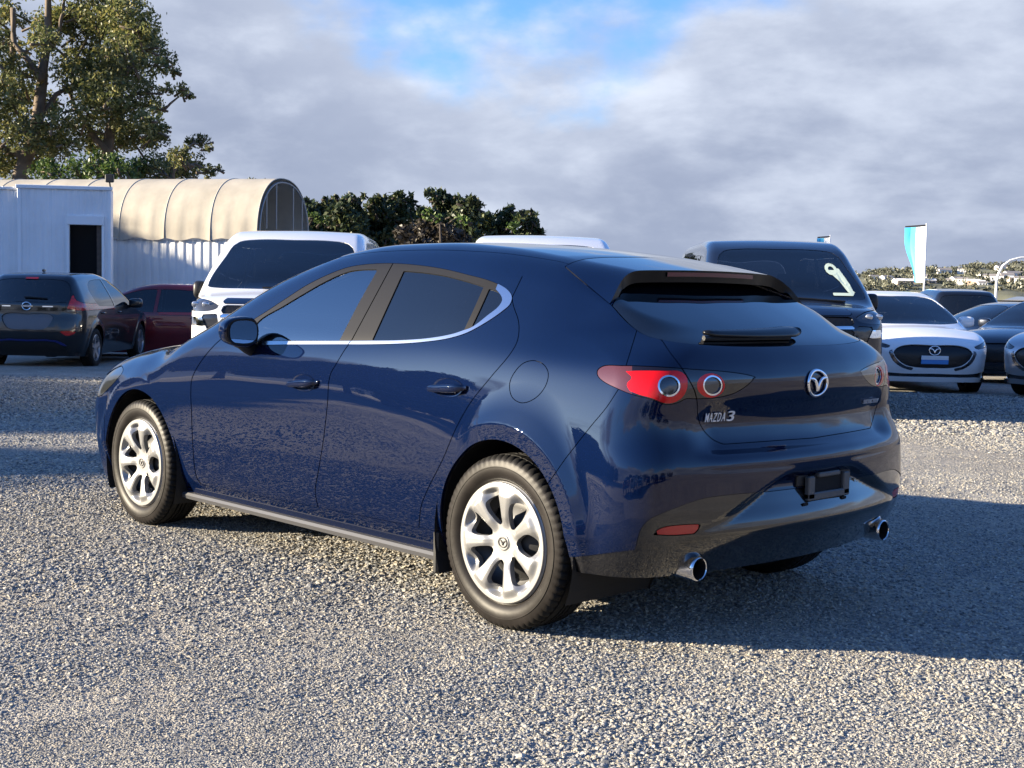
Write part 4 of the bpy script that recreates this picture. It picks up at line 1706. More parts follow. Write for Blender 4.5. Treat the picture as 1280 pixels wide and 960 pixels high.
for k in range(7):
    ico = ng.nodes.new('GeometryNodeMeshIcoSphere')
    ico.inputs['Subdivisions'].default_value = 2
    nz = ng.nodes.new('ShaderNodeTexNoise')
    nz.noise_dimensions = '4D'
    nz.inputs['Scale'].default_value = 1.1
    nz.inputs['W'].default_value = 3.7 * k
    nz.inputs['Detail'].default_value = 1
    sub = ng.nodes.new('ShaderNodeVectorMath')
    sub.operation = 'SUBTRACT'
    sub.inputs[1].default_value = (.5, .5, .5)
    ng.links.new(nz.outputs['Color'], sub.inputs[0])
    scl = ng.nodes.new('ShaderNodeVectorMath')
    scl.operation = 'SCALE'
    scl.inputs['Scale'].default_value = 1.9
    ng.links.new(sub.outputs[0], scl.inputs[0])
    spn = ng.nodes.new('GeometryNodeSetPosition')
    ng.links.new(ico.outputs[0], spn.inputs['Geometry'])
    ng.links.new(scl.outputs[0], spn.inputs['Offset'])
    tf = ng.nodes.new('GeometryNodeTransform')
    tf.inputs['Scale'].default_value = (1.0, .72 + .05 * (k % 3), .36 + .05 * (k % 4))
    ng.links.new(spn.outputs[0], tf.inputs['Geometry'])
    ss = ng.nodes.new('GeometryNodeSetShadeSmooth')
    ss.inputs['Shade Smooth'].default_value = False
    ng.links.new(tf.outputs[0], ss.inputs['Geometry'])
    smt = ng.nodes.new('GeometryNodeSetMaterial')
    smt.inputs['Material'].default_value = sm
    ng.links.new(ss.outputs[0], smt.inputs['Geometry'])
    gti = ng.nodes.new('GeometryNodeGeometryToInstance')
    ng.links.new(smt.outputs[0], gti.inputs[0])
    ng.links.new(gti.outputs[0], jn.inputs[0])
iop = ng.nodes.new('GeometryNodeInstanceOnPoints')
iop.inputs['Pick Instance'].default_value = True
ng.links.new(gi.outputs[0], iop.inputs['Points'])
ng.links.new(jn.outputs[0], iop.inputs['Instance'])
rv = ng.nodes.new('FunctionNodeRandomValue')
rv.data_type = 'FLOAT_VECTOR'
rv.inputs[0].default_value = (-.6, -.6, 0)
rv.inputs[1].default_value = (.6, .6, 6.283)
ng.links.new(rv.outputs[0], iop.inputs['Rotation'])
ri = ng.nodes.new('FunctionNodeRandomValue')
ri.data_type = 'INT'
ri.inputs[4].default_value = 0
ri.inputs[5].default_value = 6
ng.links.new(ri.outputs[2], iop.inputs['Instance Index'])
na = ng.nodes.new('GeometryNodeInputNamedAttribute')
na.data_type = 'FLOAT'
na.inputs[0].default_value = 'size'
ng.links.new(na.outputs[0], iop.inputs['Scale'])
ng.links.new(iop.outputs[0], go_.inputs[0])
md = grav.modifiers.new('scatter', 'NODES')
md.node_group = ng
me.materials.append(sm)

# ================================================================== other vehicles
paint('white_paint', (.82, .83, .84), metal=0.0, rough=.35)
paint('pearl_paint', (.80, .81, .83), metal=0.1, rough=.35)
paint('black_paint', (.006, .007, .010), metal=0.2, rough=.3)
paint('navy_paint', (.010, .014, .026), metal=0.4, rough=.35)
paint('red_paint', (.16, .010, .016), metal=0.25, rough=.35)
paint('silver_paint', (.42, .43, .45), metal=0.7, rough=.35)
glass_mat('glass_dark', (.10, .115, .14), .45, ior=1.75)
glass_mat('glass_screen', (.22, .26, .32), .25, ior=1.8)
mat('headlamp', (.09, .094, .10), .12, metal=.5, coat=1.0)
mat('headlamp_eye', (.5, .52, .55), .08, metal=.7, coat=1.0)
mat('lamp_black', (.02, .02, .022), .1, coat=1.0)
mat('grille_black', (.008, .008, .009), .35, bump=(40, .5))
mat('dark_chrome', (.22, .22, .24), .12, metal=1.0)
mat('plate_grey', (.10, .115, .14), .4)
mat('plate_white', (.75, .76, .78), .5)
mat('plate_blue', (.06, .25, .60), .5)
mat('alloy', (.45, .45, .47), .3, metal=.8)
mat('tail_red', (.42, .012, .012), .15, coat=1.0)
mat('sticker', (.75, .78, .74), .6)
mat('paper', (.72, .75, .80), .7)
mat('blue_strip', (.01, .02, .16), .3, coat=.5)


class Body:
    """a car skin from a few tables: plan W(x), section C(z), centre profile T(x), tail R(z), nose F(z)"""

    def __init__(s, w, W, C, T, K, R, F, pr=.16, pf=.12, pf2=.06, k=(.10, .14, .14), arches=(), ar=.36):
        s.w = w
        s.W, s.C, s.T, s.K, s.R, s.F = L1(W, .08), L1(C, .03), L1(T, .04), L1(K, .08), L1(R, .02), L1(F, .025)
        s.pr, s.pf, s.pf2, s.k, s.arches, s.ar = pr, pf, pf2, k, arches, ar

    def __call__(s, P):
        x, y, z = P[:, 0], np.abs(P[:, 1]), P[:, 2]
        S = s.w * s.W(x) * s.C(z)
        for c in s.arches:
            r = np.hypot(x - c, (z - .33) * .95) - s.ar
            S = S + .016 * (1 - sstep(.03, .10, r)) * sstep(.1, .3, z)
        a = smax(y - S, (z - (s.T(x) - s.K(x) * y * y)) / np.sqrt(1 + s.T.der(x) ** 2), s.k[0])
        q = y / s.w
        a = smax(a, (s.R(z) + s.pr * q * q + .10 * q ** 6 - x) / np.sqrt(1 + .8 * s.R.der(z) ** 2), s.k[1])
        return smax(a, (x - (s.F(z) - s.pf * q * q - s.pf2 * q ** 6)) / np.sqrt(1 + .8 * s.F.der(z) ** 2), s.k[2])


def poly2(pts, st=.04):
    return curve(pts, st)


def road_wheel(parent, x, y, r, spokes=5, m='alloy', rimr=.68):
    w = bpy.data.objects.new('wheel', None)
    COL.objects.link(w)
    w.parent = parent
    w.location = (x, y, r)
    w.rotation_euler = (0, 0, 0 if y > 0 else math.pi)
    b = MB()
    rr = r * rimr
    b.lathe([(rr, -.09), (rr + .03, -.105), (r - .03, -.10), (r - .005, -.085), (r, -.06), (r, .06), (r - .005, .085), (r - .03, .10), (rr + .03, .105), (rr, .09)], 44)
    b.build('tyre', 'rubber', w, autos=50)
    b = MB()
    b.lathe([(rr + .002, .088), (rr - .012, .092), (rr - .02, .06), (rr - .02, -.08)], 40)
    for k in range(spokes):
        a = 2 * math.pi * k / spokes + .3
        u, v = (math.cos(a), math.sin(a)), (-math.sin(a), math.cos(a))
        V = []
        for q, hw, dy in ((.02, .045, .075), (rr * .55, .028, .078), (rr - .008, .045, .085)):
            for sgn in (-1, 1):
                for yy in (dy, dy - .03):
                    V.append((u[0] * q + v[0] * hw * sgn, yy, u[1] * q + v[1] * hw * sgn))
        F = []
        for i in (0, 4):
            F += [(i, i + 4, i + 6, i + 2), (i, i + 1, i + 5, i + 4), (i + 2, i + 6, i + 7, i + 3)]
        b.add(V, F)
    b.lathe([(0, .082), (.05, .080), (.055, .05)], 20)
    b.build('rim', m, w, autos=40)
    b = MB()
    b.lathe([(0, .0), (rr, .0)], 24)
    b.build('wheel_back', 'gap_black', w)
    return w


def build_car(name, body, dims, label, group, paintm, side=(), front=(), rear=(), wb=2.7, r=.32, zb=.2, res=1.0, seams=(), x0=-.9, x1=3.7, z0=.6, nose=None, spokes=5, wheelm='alloy'):
    """side/front/rear: (part name, material, outline, inset, sub-parts). Outlines: side (x, z), front and rear (y, z)"""
    root = empty(name, (0, 0, 0), 0, label, 'car', group)
    n = lambda v: int(v * res)
    V, T = dome(body, x0 + .95, x1 - 1.15, z0, n(66), n(70), n(66), n(104), th0=-34, tmax=3.2)
    skin = clip(V, T, zb - V[:, 2])
    for c in (0, wb):
        skin = split(skin, lambda V: np.where((V[:, 1] > body.w * .55) & (V[:, 2] < r * 2.4), np.hypot(V[:, 0] - c, (V[:, 2] - r) * .96) - (r + .045), .5))[1]
    hullm = skin
    xm = (x0 + x1) / 2
    parts = []
    for kind, items in (('side', side), ('front', front), ('rear', rear)):
        for nm, m, pl, inset, pr in items:
            P = poly2(pl)
            if kind == 'side':
                fn = lambda V: np.where(V[:, 1] > body.w * .45, sdpoly(V[:, [0, 2]], P, .3), .3)
            else:
                msk = (lambda V: V[:, 0] > xm + .2) if kind == 'front' else (lambda V: V[:, 0] < xm - .4)
                fn = lambda V: np.where(msk(V), sdpoly(V[:, [1, 2]], P, .3), .3)
            a, skin = split(skin, fn, .002)
            if len(a[1]):
                parts.append((nm, m, a, inset, pr, kind))
    # panel seams
    for pl in seams:
        P = curve(pl, .03, closed=False)

        def fn(V):
            q = V[:, [0, 2]]
            d = np.full(len(q), .2)
            nr_ = (q[:, 0] > P[:, 0].min() - .1) & (q[:, 0] < P[:, 0].max() + .1) & (V[:, 1] > body.w * .5)
            qq = q[nr_]
            dd_ = np.full(len(qq), .2)
            for a_, b_ in zip(P[:-1], P[1:]):
                e_ = b_ - a_
                t = np.clip(((qq - a_) @ e_) / (e_ @ e_), 0, 1)
                dd_ = np.minimum(dd_, np.linalg.norm(qq - a_ - t[:, None] * e_, axis=1))
            d[nr_] = dd_
            return d - .005
        skin = split(skin, fn)[1]
    panel_sym('body', skin, body, paintm, root, flange=.012)
    panel_sym('inner_shell', clip(*hullm, hullm[0][:, 2] - (body.T(hullm[0][:, 0]) * 0 + .98)), body, 'liner_black', root, inset=.04, flange=0)
    for nm, m, a, inset, pr, kind in parts:
        if pr == 'pair':
            panel_pair(nm, a, body, m, root, inset=inset, flange=.01)
        else:
            panel_sym(nm, a, body, m, root, inset=inset, flange=.01)
    b = MB()
    b.box(((x0 + x1) / 2, 0, zb + .03), (x1 - x0 - .5, body.w * 1.7, .05))
    b.build('floor_pan', 'liner_black', root)
    for c in (0, wb):
        for sg in (1, -1):
            b = MB()
            a = [R_(-20 + 220 * i / 16) for i in range(17)]
            rr = r + .06
            b.add([(c + rr * math.cos(w), sg * yy, r + rr * math.sin(w)) for yy in (body.w * .55, body.w * .95) for w in a], [(i, i + 1, 18 + i, 17 + i) for i in range(16)])
            b.add([(c + rr * math.cos(w), sg * body.w * .56, r + rr * math.sin(w)) for w in a], [tuple(range(17))])
            b.build('wheel_arch_liner', 'gap_black', root)
            road_wheel(root, c, sg * (body.w - .115), r, spokes, wheelm)
    return root


def add_cabin(root, xs, zs, w):
    for x in xs:
        for sy in (-.42 * w, .42 * w):
            b = MB()
            cushion(b, (x, sy, zs), (.16, .48, .60))
            cushion(b, (x - .04, sy, zs + .36), (.10, .27, .22))
            b.build('seat', 'interior_mid', root, smooth=True)


def add_mirrors(root, x, y, z, m, s=1.0):
    for sg in (1, -1):
        b = MB()
        cushion(b, (x, sg * (y + .10 * s), z), (.13 * s, .24 * s, .17 * s), .6)
        b.tube([(x + .05, sg * (y - .06), z - .08), (x, sg * (y + .04), z - .03)], .03, 8)
        b.build('door_mirror', m, root, smooth=True)


def car_copy(o, parent=None):
    c = o.copy()
    COL.objects.link(c)
    if parent is not None:
        c.parent = parent
        c.matrix_parent_inverse = o.matrix_parent_inverse
    for ch in o.children:
        car_copy(ch, c)
    return c


def repaint(root, old, new):
    """the copy's body takes another colour"""
    def walk(o):
        if o.type == 'MESH' and len(o.data.materials) and o.data.materials[0] is MAT[old]:
            o.data = o.data.copy()
            o.data.materials[0] = MAT[new]
        for c in o.children:
            walk(c)
    walk(root)


def put(root, px, dep, yaw_off, front_x, flip=True, dz=0.0):
    """stand a car so that its front (or tail) centre is in photo column px at that distance; flip: nose to the camera"""
    p = spot(px, dep)
    yaw = CYAW + (math.pi if flip else 0) + yaw_off
    f = np.array([math.cos(yaw), math.sin(yaw), 0])
    o = p - f * front_x
    root.location = (o[0], o[1], float(gz(o[0] + f[0] * 1.3, o[1] + f[1] * 1.3)) + dz)
    root.rotation_euler = (0, 0, yaw)


def hpoint(body, y, z, rear=True):
    lo, hi = (-1.4, 1.2) if rear else (1.2, 4.4)
    for _ in range(40):
        m = (lo + hi) / 2
        v = body(np.array([[m, y, z]]))[0]
        if (v > 0) == rear:
            lo = m
        else:
            hi = m
    return (lo + hi) / 2


# ---- minivan
vb = Body(.925, [(-1.2, .94), (-.6, .985), (0, 1), (2.9, 1), (3.4, .975), (3.9, .90), (4.3, .8)],
          [(.0, .90), (.25, .955), (.45, .985), (.7, 1.0), (.95, .995), (1.1, .985), (1.3, .945), (1.6, .872), (1.8, .822), (2.0, .76)],
          [(-1.3, 1.80), (-.9, 1.86), (0, 1.90), (1.4, 1.905), (2.0, 1.875), (2.3, 1.805), (2.6, 1.655), (3.0, 1.43), (3.28, 1.255), (3.42, 1.205), (3.7, 1.15), (3.88, 1.085), (4.05, .95), (4.3, .6)],
          [(-1.3, .04), (2.0, .04), (2.6, .09), (3.2, .10), (3.6, .07), (4.3, .1)],
          [(.0, -.80), (.3, -.90), (.6, -.96), (1.0, -.95), (1.4, -.90), (1.8, -.80), (2.0, -.7)],
          [(.0, 3.72), (.2, 3.82), (.4, 3.93), (.6, 3.98), (.85, 3.98), (1.02, 3.955), (1.12, 3.89), (1.27, 3.72), (1.6, 3.25), (2.0, 2.6)], pr=.08, pf=.13, pf2=.10, k=(.10, .12, .10), arches=(0, 3.0), ar=.40)
VAN_FRONT = [
    ('windscreen', 'glass_screen', [(-.1, 1.765, 1), (.45, 1.76), (.60, 1.735), (.655, 1.69), (.70, 1.57), (.80, 1.29), (.80, 1.24), (.70, 1.225), (.4, 1.222), (-.1, 1.22, 1)], .004, 'sym'),
    ('grille_bar', 'dark_chrome', [(-.1, 1.125, 1), (.50, 1.125, 1), (.53, 1.09), (.50, 1.065, 1), (-.1, 1.065, 1)], -.003, 'sym'),
    ('upper_grille', 'grille_black', [(-.1, 1.055, 1), (.51, 1.055, 1), (.53, 1.0), (.51, .97, 1), (-.1, .97, 1)], .012, 'sym'),
    ('middle_bar', 'chrome', [(-.1, .96, 1), (.53, .965, 1), (.54, .93, 1), (-.1, .925, 1)], -.002, 'sym'),
    ('lower_grille', 'grille_black', [(-.1, .915, 1), (.54, .92, 1), (.50, .80), (.44, .56, 1), (-.1, .56, 1)], .012, 'sym'),
    ('headlamp', 'headlamp', [(.56, 1.05, 1), (.66, 1.10), (.80, 1.125), (.93, 1.125, 1), (.965, 1.06), (.93, .995, 1), (.75, .985), (.62, 1.0), (.57, 1.02)], .006, 'pair'),
    ('corner_vent', 'lamp_black', [(.57, .965, 1), (.74, .955, 1), (.66, .78), (.58, .56, 1), (.50, .56, 1)], .01, 'pair'),
    ('corner_strip', 'chrome', [(.70, .925, 1), (.82, .93), (.97, .935, 1), (.97, .86, 1), (.82, .845), (.69, .84, 1)], -.001, 'pair'),
]
VAN_SIDE = [
    ('side_window', 'glass_dark', [(2.95, 1.20, 1), (2.62, 1.48), (2.38, 1.63), (2.2, 1.665, 1), (1.78, 1.70, 1), (1.78, 1.18, 1)], .005, 'pair'),
    ('side_window', 'glass_dark', [(1.70, 1.70, 1), (.62, 1.71, 1), (.62, 1.18, 1), (1.70, 1.18, 1)], .005, 'pair'),
    ('side_window', 'glass_dark', [(.54, 1.71, 1), (-.45, 1.69), (-.60, 1.60), (-.62, 1.25), (-.55, 1.18, 1), (.54, 1.18, 1)], .005, 'pair'),
]
VAN_REAR = [('rear_window', 'glass_dark', [(-.1, 1.68, 1), (.60, 1.66), (.66, 1.25), (.6, 1.2), (-.1, 1.19, 1)], .005, 'sym'),
            ('tail_lamp', 'tail_red', [(.66, 1.30, 1), (.86, 1.32, 1), (.88, 1.02, 1), (.60, 1.06, 1)], .003, 'pair')]
van = build_car('minivan', vb, None, 'white minivan with a paper sheet on its dashboard, facing the blue hatchback', 'minivans in the first row', 'pearl_paint', VAN_SIDE, VAN_FRONT, VAN_REAR,
                wb=3.0, r=.345, zb=.2, x0=-.96, x1=3.98, z0=.75, seams=([(1.74, 1.16), (1.74, .35)], [(.58, 1.16), (.58, .35)], [(2.92, 1.15), (2.95, .8)]))
b = MB()
b.bevbox((3.0, 0, 1.17), (.5, 1.4, .04), .008)
b.build('dash_top', 'interior_dark', van)
add_cabin(van, (1.95, .9), 1.05, .925)
for sg in (1, -1):       # folded against the doors
    b = MB()
    cushion(b, (2.66, sg * .985, 1.20), (.26, .13, .19), .6)
    b.tube([(2.80, sg * .88, 1.12), (2.76, sg * .96, 1.15)], .035, 8)
    b.build('door_mirror', 'satin_black', van, smooth=True)
b = MB()
b.add([(3.20, -.42, 1.205), (3.20, -.06, 1.205), (2.98, -.10, 1.285), (2.98, -.40, 1.285)], [(0, 1, 2, 3)])
b.build('paper_sheet', 'paper', van)
for q, (yy, zz) in enumerate(((.60, 1.68), (.58, 1.60))):
    b = MB()
    xx = float(np.interp(zz + .035, [1.43, 1.655, 1.805], [3.0, 2.6, 2.3])) - .035
    b.box((xx, -yy, zz - .03), (.01, .07, .05))
    b.build('sticker', 'sticker', van)
# front badge bar and wiper
b = MB()
b.tube([(3.38, .55, 1.205), (3.36, 0, 1.235), (3.37, -.2, 1.235)], .012, 6)
b.build('wiper', 'satin_black', van)
b = MB()
b.bevbox((3.975, 0, 1.01), (.02, .16, .07), .008)
b.build('front_badge', 'chrome', van)
for sg in (1, -1):
    for yy in (.70, .82):
        xe = hpoint(vb, yy, 1.055, False)
        b = MB()
        cushion(b, (xe - .004, sg * yy, 1.055), (.03, .075, .06), .8)
        b.build('headlamp_eye', 'headlamp_eye', van, smooth=True)
put(van, 340, 13.2, R_(2.0), 3.98)

van2 = car_copy(van)
van2['label'] = 'dark navy minivan with a pale green tag on its windscreen, beside the white sedan'
van2.name = 'minivan'
repaint(van2, 'pearl_paint', 'navy_paint')
put(van2, 1001, 13.2, R_(-1.6), 3.98)
b = MB()
mat('tag_pale', (.72, .82, .62), .6)
b.add([(2.90, .60, 1.55), (2.87, .50, 1.55), (3.02, .60, 1.43), (3.10, .70, 1.34), (3.13, .66, 1.31), (3.14, .74, 1.31)], [(0, 1, 2), (0, 2, 3), (2, 4, 3), (3, 4, 5)])
b.tube([(2.84, .62, 1.55), (3.04, .68, 1.39), (3.12, .70, 1.30)], .026, 8)
b.tube([(2.82, .55 + .05 * math.cos(w), 1.56 + .05 * math.sin(w)) for w in np.linspace(0, 6.28, 13)], .018, 6, cap=False)
b.bevbox((3.10, .60, 1.29), (.04, .22, .03), .006)
b.V = [(hpoint(vb, abs(v[1] - .03), v[2] - .01, False) + .004, v[1] - .03, v[2] - .01) for v in b.V]
tg = b.build('windscreen_tag', 'tag_pale', van2)

van3 = car_copy(van)
van3['label'] = 'white minivan showing only its roof above the blue hatchback roof'
put(van3, 680, 13.2, R_(0.3), 3.98)
van4 = car_copy(van)
van4['label'] = 'blue minivan half hidden behind the white minivan'
van4['group'] = 'cars parked in the yard'
repaint(van4, 'pearl_paint', 'navy_paint')
put(van4, 470, 20.4, R_(.5), 3.98, dz=.10)

# ---- black hatchback seen from behind
hb = Body(.885, [(-1.0, .90), (-.5, .965), (0, .995), (.6, 1), (2.4, 1), (2.9, .98), (3.4, .9), (4.0, .7)],
          [(.0, .86), (.25, .93), (.45, .975), (.65, 1.0), (.82, .997), (.95, .98), (1.05, .945), (1.2, .865), (1.4, .74), (1.55, .64), (1.7, .54)],
          [(-1.2, 1.32), (-.7, 1.45), (-.3, 1.51), (.3, 1.545), (.9, 1.55), (1.3, 1.515), (1.7, 1.40), (2.2, 1.165), (2.5, 1.03), (2.62, .99), (3.0, .94), (3.3, .87), (3.55, .76), (3.8, .55), (4.0, .3)],
          [(-1.2, .06), (1.0, .06), (1.8, .12), (2.3, .15), (2.8, .1), (4.0, .12)],
          [(.0, -.58), (.25, -.68), (.4, -.77), (.6, -.81), (.75, -.79), (.9, -.76), (1.02, -.755), (1.08, -.73), (1.25, -.63), (1.42, -.53), (1.55, -.46), (1.7, -.35)],
          [(.0, 3.45), (.25, 3.58), (.45, 3.64), (.6, 3.65), (.75, 3.60), (.9, 3.45), (1.1, 3.1), (1.6, 2.2)], pr=.15, pf=.16, pf2=.14, arches=(0, 2.7))
H_SIDE = [
    ('front_window', 'glass_dark', [(2.20, 1.00, 1), (1.95, 1.16), (1.6, 1.34), (1.3, 1.42), (1.05, 1.435, 1), (1.12, .99, 1)], .005, 'pair'),
    ('rear_side_window', 'glass_dark', [(.98, 1.435, 1), (.5, 1.42), (.18, 1.37), (.02, 1.26), (.08, 1.08), (.2, 1.0, 1), (1.05, .99, 1)], .005, 'pair')]
H_SEAM = ([(1.10, .97), (1.13, .8), (1.2, .30)], [(.12, 1.02), (.06, .9), (.35, .62), (.46, .30)], [(2.28, .98), (2.30, .30)])
H_REAR = [
    ('rear_window', 'glass_dark', [(-.1, 1.42, 1), (.40, 1.415), (.54, 1.385), (.60, 1.31), (.63, 1.13), (.58, 1.085), (-.1, 1.08, 1)], .005, 'sym'),
    ('tail_lamp', 'tail_red', [(.66, 1.20, 1), (.72, 1.10), (.86, 1.035), (.92, 1.00, 1), (.90, .955), (.60, .955, 1), (.62, 1.03)], .002, 'pair'),
    ('lamp_lower', 'headlamp', [(.60, .95, 1), (.90, .95, 1), (.84, .925), (.60, .905, 1)], .003, 'pair'),
    ('tail_panel', 'gloss_black', [(-.1, 1.06, 1), (.59, 1.06, 1), (.58, .93, 1), (-.1, .93, 1)], .004, 'sym'),
    ('plate_panel', 'plate_grey', [(-.1, .865, 1), (.36, .865), (.40, .83), (.32, .665), (.28, .64), (-.1, .64, 1)], .02, 'sym'),
    ('reflector', 'tail_red', [(.50, .60, 1), (.60, .615), (.75, .60, 1), (.70, .55), (.60, .53, 1)], .004, 'pair'),
    ('blue_strip', 'blue_strip', [(-.1, .465, 1), (.44, .46), (.56, .41), (.62, .36, 1), (.55, .37), (.44, .43), (-.1, .435, 1)], .002, 'sym'),
    ('lower_bumper', 'satin_black', [(-.1, .42, 1), (.43, .415), (.55, .35), (.60, .2, 1), (-.1, .2, 1)], .012, 'sym')]
H_FRONT = [('windscreen', 'glass_screen', [(-.1, 1.42, 1), (.48, 1.40), (.56, 1.35), (.72, 1.06), (.68, 1.02), (-.1, 1.0, 1)], .004, 'sym'),
           ('headlamp', 'headlamp', [(.45, .74, 1), (.62, .80), (.82, .86, 1), (.80, .76), (.5, .66, 1)], .004, 'pair'),
           ('grille', 'grille_black', [(-.1, .66, 1), (.4, .66, 1), (.3, .40, 1), (-.1, .40, 1)], .01, 'sym')]
leaf = build_car('hatchback_car', hb, None, 'black hatchback with a red lamp over its rear window, parked by the white shed', 'cars parked in the yard', 'black_paint', H_SIDE, H_FRONT, H_REAR,
                 wb=2.7, r=.32, x0=-.81, x1=3.65, seams=H_SEAM)
add_cabin(leaf, (1.25, .35), .85, .885)
add_mirrors(leaf, 1.95, .88, 1.03, 'black_paint')


def sheet(b, body, y0, y1, z0, z1, h, n=8, rear=True):
    V, F = [], []
    sg = -1 if rear else 1
    for i in range(n + 1):
        y = y0 + (y1 - y0) * i / n
        for z in (z0, z1):
            x = hpoint(body, abs(y), z, rear)
            V += [(x + sg * h, y, z), (x - sg * .01, y, z)]
    for i in range(n):
        a, c = i * 4, i * 4 + 4
        F += [(a, c, c + 2, a + 2), (a, a + 1, c + 1, c), (a + 2, c + 2, c + 3, a + 3)]
    b.add(V, F)


b = MB()
N_ = 28
x = hpoint(hb, 0, .995) - .012
b.tube([(x, .068 * math.cos(2 * math.pi * i / N_), .995 + .060 * math.sin(2 * math.pi * i / N_)) for i in range(N_ + 1)], .011, 8, cap=False)
b.bevbox((x, 0, .995), (.02, .175, .026), .004)
b.build('tail_emblem', 'chrome', leaf)
b = MB()
sheet(b, hb, -.40, -.24, .985, 1.002, .006)
b.build('model_badge', 'chrome', leaf)
b = MB()
sheet(b, hb, .26, .40, .985, 1.002, .006)
b.build('model_badge', 'chrome', leaf)
b = MB()
sheet(b, hb, -.10, .10, 1.425, 1.452, .012)
b.build('brake_lamp', 'tail_red', leaf)
b = MB()
b.tube([(hpoint(hb, abs(y), 1.13) - .02, y, 1.12 + .02 * (1 - abs(y) / .3)) for y in np.linspace(-.3, .05, 8)], .014, 6)
b.build('rear_wiper', 'satin_black', leaf)
b = MB()
cushion(b, (.05, 0, 1.565), (.14, .04, .05), .7)
b.build('roof_aerial', 'black_paint', leaf, smooth=True)
for door_x in (1.28, .32):
    for sg in (1, -1):
        b = MB()
        yy = hb.w * float(hb.W(np.array([door_x]))[0]) * float(hb.C(np.array([.88]))[0])
        b.tube([(door_x - .1, sg * (yy + .0), .885), (door_x - .06, sg * (yy + .025), .885), (door_x + .06, sg * (yy + .025), .882), (door_x + .1, sg * yy, .88)], .014, 6)
        b.build('door_handle', 'black_paint', leaf, smooth=True)
put(leaf, 31, 20.8, R_(.8), -.81, flip=False)

red = car_copy(leaf)
red['label'] = 'dark red car standing side-on between the black hatchback and the white minivan'
repaint(red, 'black_paint', 'red_paint')
red.name = 'hatchback_car'
put(red, 190, 26.5, R_(100), 1.2, flip=False, dz=-.10)

dsuv = car_copy(leaf)
dsuv['label'] = 'black car turned tail-on beyond the white sedan, its roof above the other dark cars'
put(dsuv, 1211, 29.5, R_(-3), -.81, flip=False)
for ch in list(dsuv.children):
    if ch.name.split('.')[0] in ('brake_lamp', 'roof_aerial', 'tail_emblem', 'model_badge'):
        bpy.data.objects.remove(ch)
dsuv.scale = (1.02, 1.02, 1.13)

# ---- white sedan
sb = Body(.898, [(-1.2, .86), (-.6, .95), (0, .99), (.6, 1), (2.5, 1), (3.0, .975), (3.35, .90), (3.8, .72)],
          [(.0, .86), (.25, .94), (.45, .975), (.65, 1.0), (.8, .99), (.92, .955), (1.0, .915), (1.1, .85), (1.25, .75), (1.4, .65), (1.6, .5)],
          [(-1.4, 1.0), (-1.0, 1.06), (-.6, 1.12), (-.2, 1.24), (.2, 1.36), (.7, 1.43), (1.1, 1.44), (1.45, 1.405), (1.8, 1.295), (2.2, 1.12), (2.45, 1.005), (2.58, .965), (2.9, .925), (3.2, .865), (3.45, .79), (3.6, .70), (3.8, .5)],
          [(-1.4, .08), (1.0, .06), (1.8, .12), (2.3, .16), (2.8, .09), (3.8, .12)],
          [(.0, -.95), (.3, -1.08), (.6, -1.13), (.9, -1.10), (1.05, -1.04), (1.2, -.7), (1.5, 0)],
          [(.0, 3.46), (.2, 3.56), (.3, 3.60), (.45, 3.635), (.6, 3.635), (.72, 3.60), (.8, 3.53), (.9, 3.36), (1.1, 2.9), (1.5, 2.0)], pr=.15, pf=.17, pf2=.16, k=(.10, .14, .12), arches=(0, 2.725))
S_FRONT = [
    ('windscreen', 'glass_screen', [(-.1, 1.365, 1), (.42, 1.355), (.54, 1.325), (.60, 1.26), (.745, 1.03), (.735, .995), (.65, .98), (-.1, .972, 1)], .004, 'sym'),
    ('grille', 'grille_black', [(-.1, .70, 1), (.40, .695), (.50, .655), (.545, .60, 1), (.50, .52), (.40, .44), (.28, .405), (-.1, .395, 1)], .02, 'sym'),
    ('grille_wing', 'dark_chrome', [(.56, .655, 1), (.60, .60, 1), (.545, .485), (.43, .395), (.28, .352, 1), (.28, .392, 1), (.405, .425), (.51, .515), (.552, .595)], -.004, 'pair'),
    ('headlamp', 'lamp_black', [(.56, .685, 1), (.68, .725), (.84, .775, 1), (.87, .735), (.80, .69), (.62, .652, 1)], .003, 'pair'),
    ('lower_intake', 'lamp_black', [(-.1, .315, 1), (.60, .32), (.74, .345), (.84, .335, 1), (.78, .275), (.60, .268), (-.1, .268, 1)], .012, 'sym')]
S_SIDE = [
    ('front_window', 'glass_dark', [(2.10, .985, 1), (1.85, 1.12), (1.5, 1.27), (1.2, 1.34), (.95, 1.35, 1), (1.0, .985, 1)], .005, 'pair'),
    ('rear_side_window', 'glass_dark', [(.88, 1.35, 1), (.5, 1.32), (.15, 1.22), (-.12, 1.08), (.1, 1.01), (.3, .99, 1), (.93, .985, 1)], .005, 'pair')]
S_REAR = [('rear_window', 'glass_dark', [(-.1, 1.33, 1), (.48, 1.31), (.62, 1.14), (-.1, 1.12, 1)], .005, 'sym'),
          ('tail_lamp', 'tail_red', [(.45, .93, 1), (.85, .98, 1), (.86, .88, 1), (.5, .86, 1)], .003, 'pair')]
sedan = build_car('sedan_car', sb, None, 'white sedan with a black grille and a white and blue plate, facing the yard', 'cars parked in the yard', 'white_paint', S_SIDE, S_FRONT, S_REAR,
                  wb=2.725, r=.325, x0=-1.13, x1=3.635, seams=([(1.0, .97), (1.05, .8), (1.15, .3)], [(.0, 1.02), (-.05, .9), (.3, .62), (.42, .3)], [(2.2, .97), (2.2, .3)]))
add_cabin(sedan, (1.25, .3), .78, .898)
add_mirrors(sedan, 1.92, .88, 1.0, 'white_paint', .95)
emblem(sedan, lambda u, v, h: (hpoint(sb, 0, .63, False) + .012 + h, u, .632 + v), .075, 'chrome', .012, 'front_emblem')
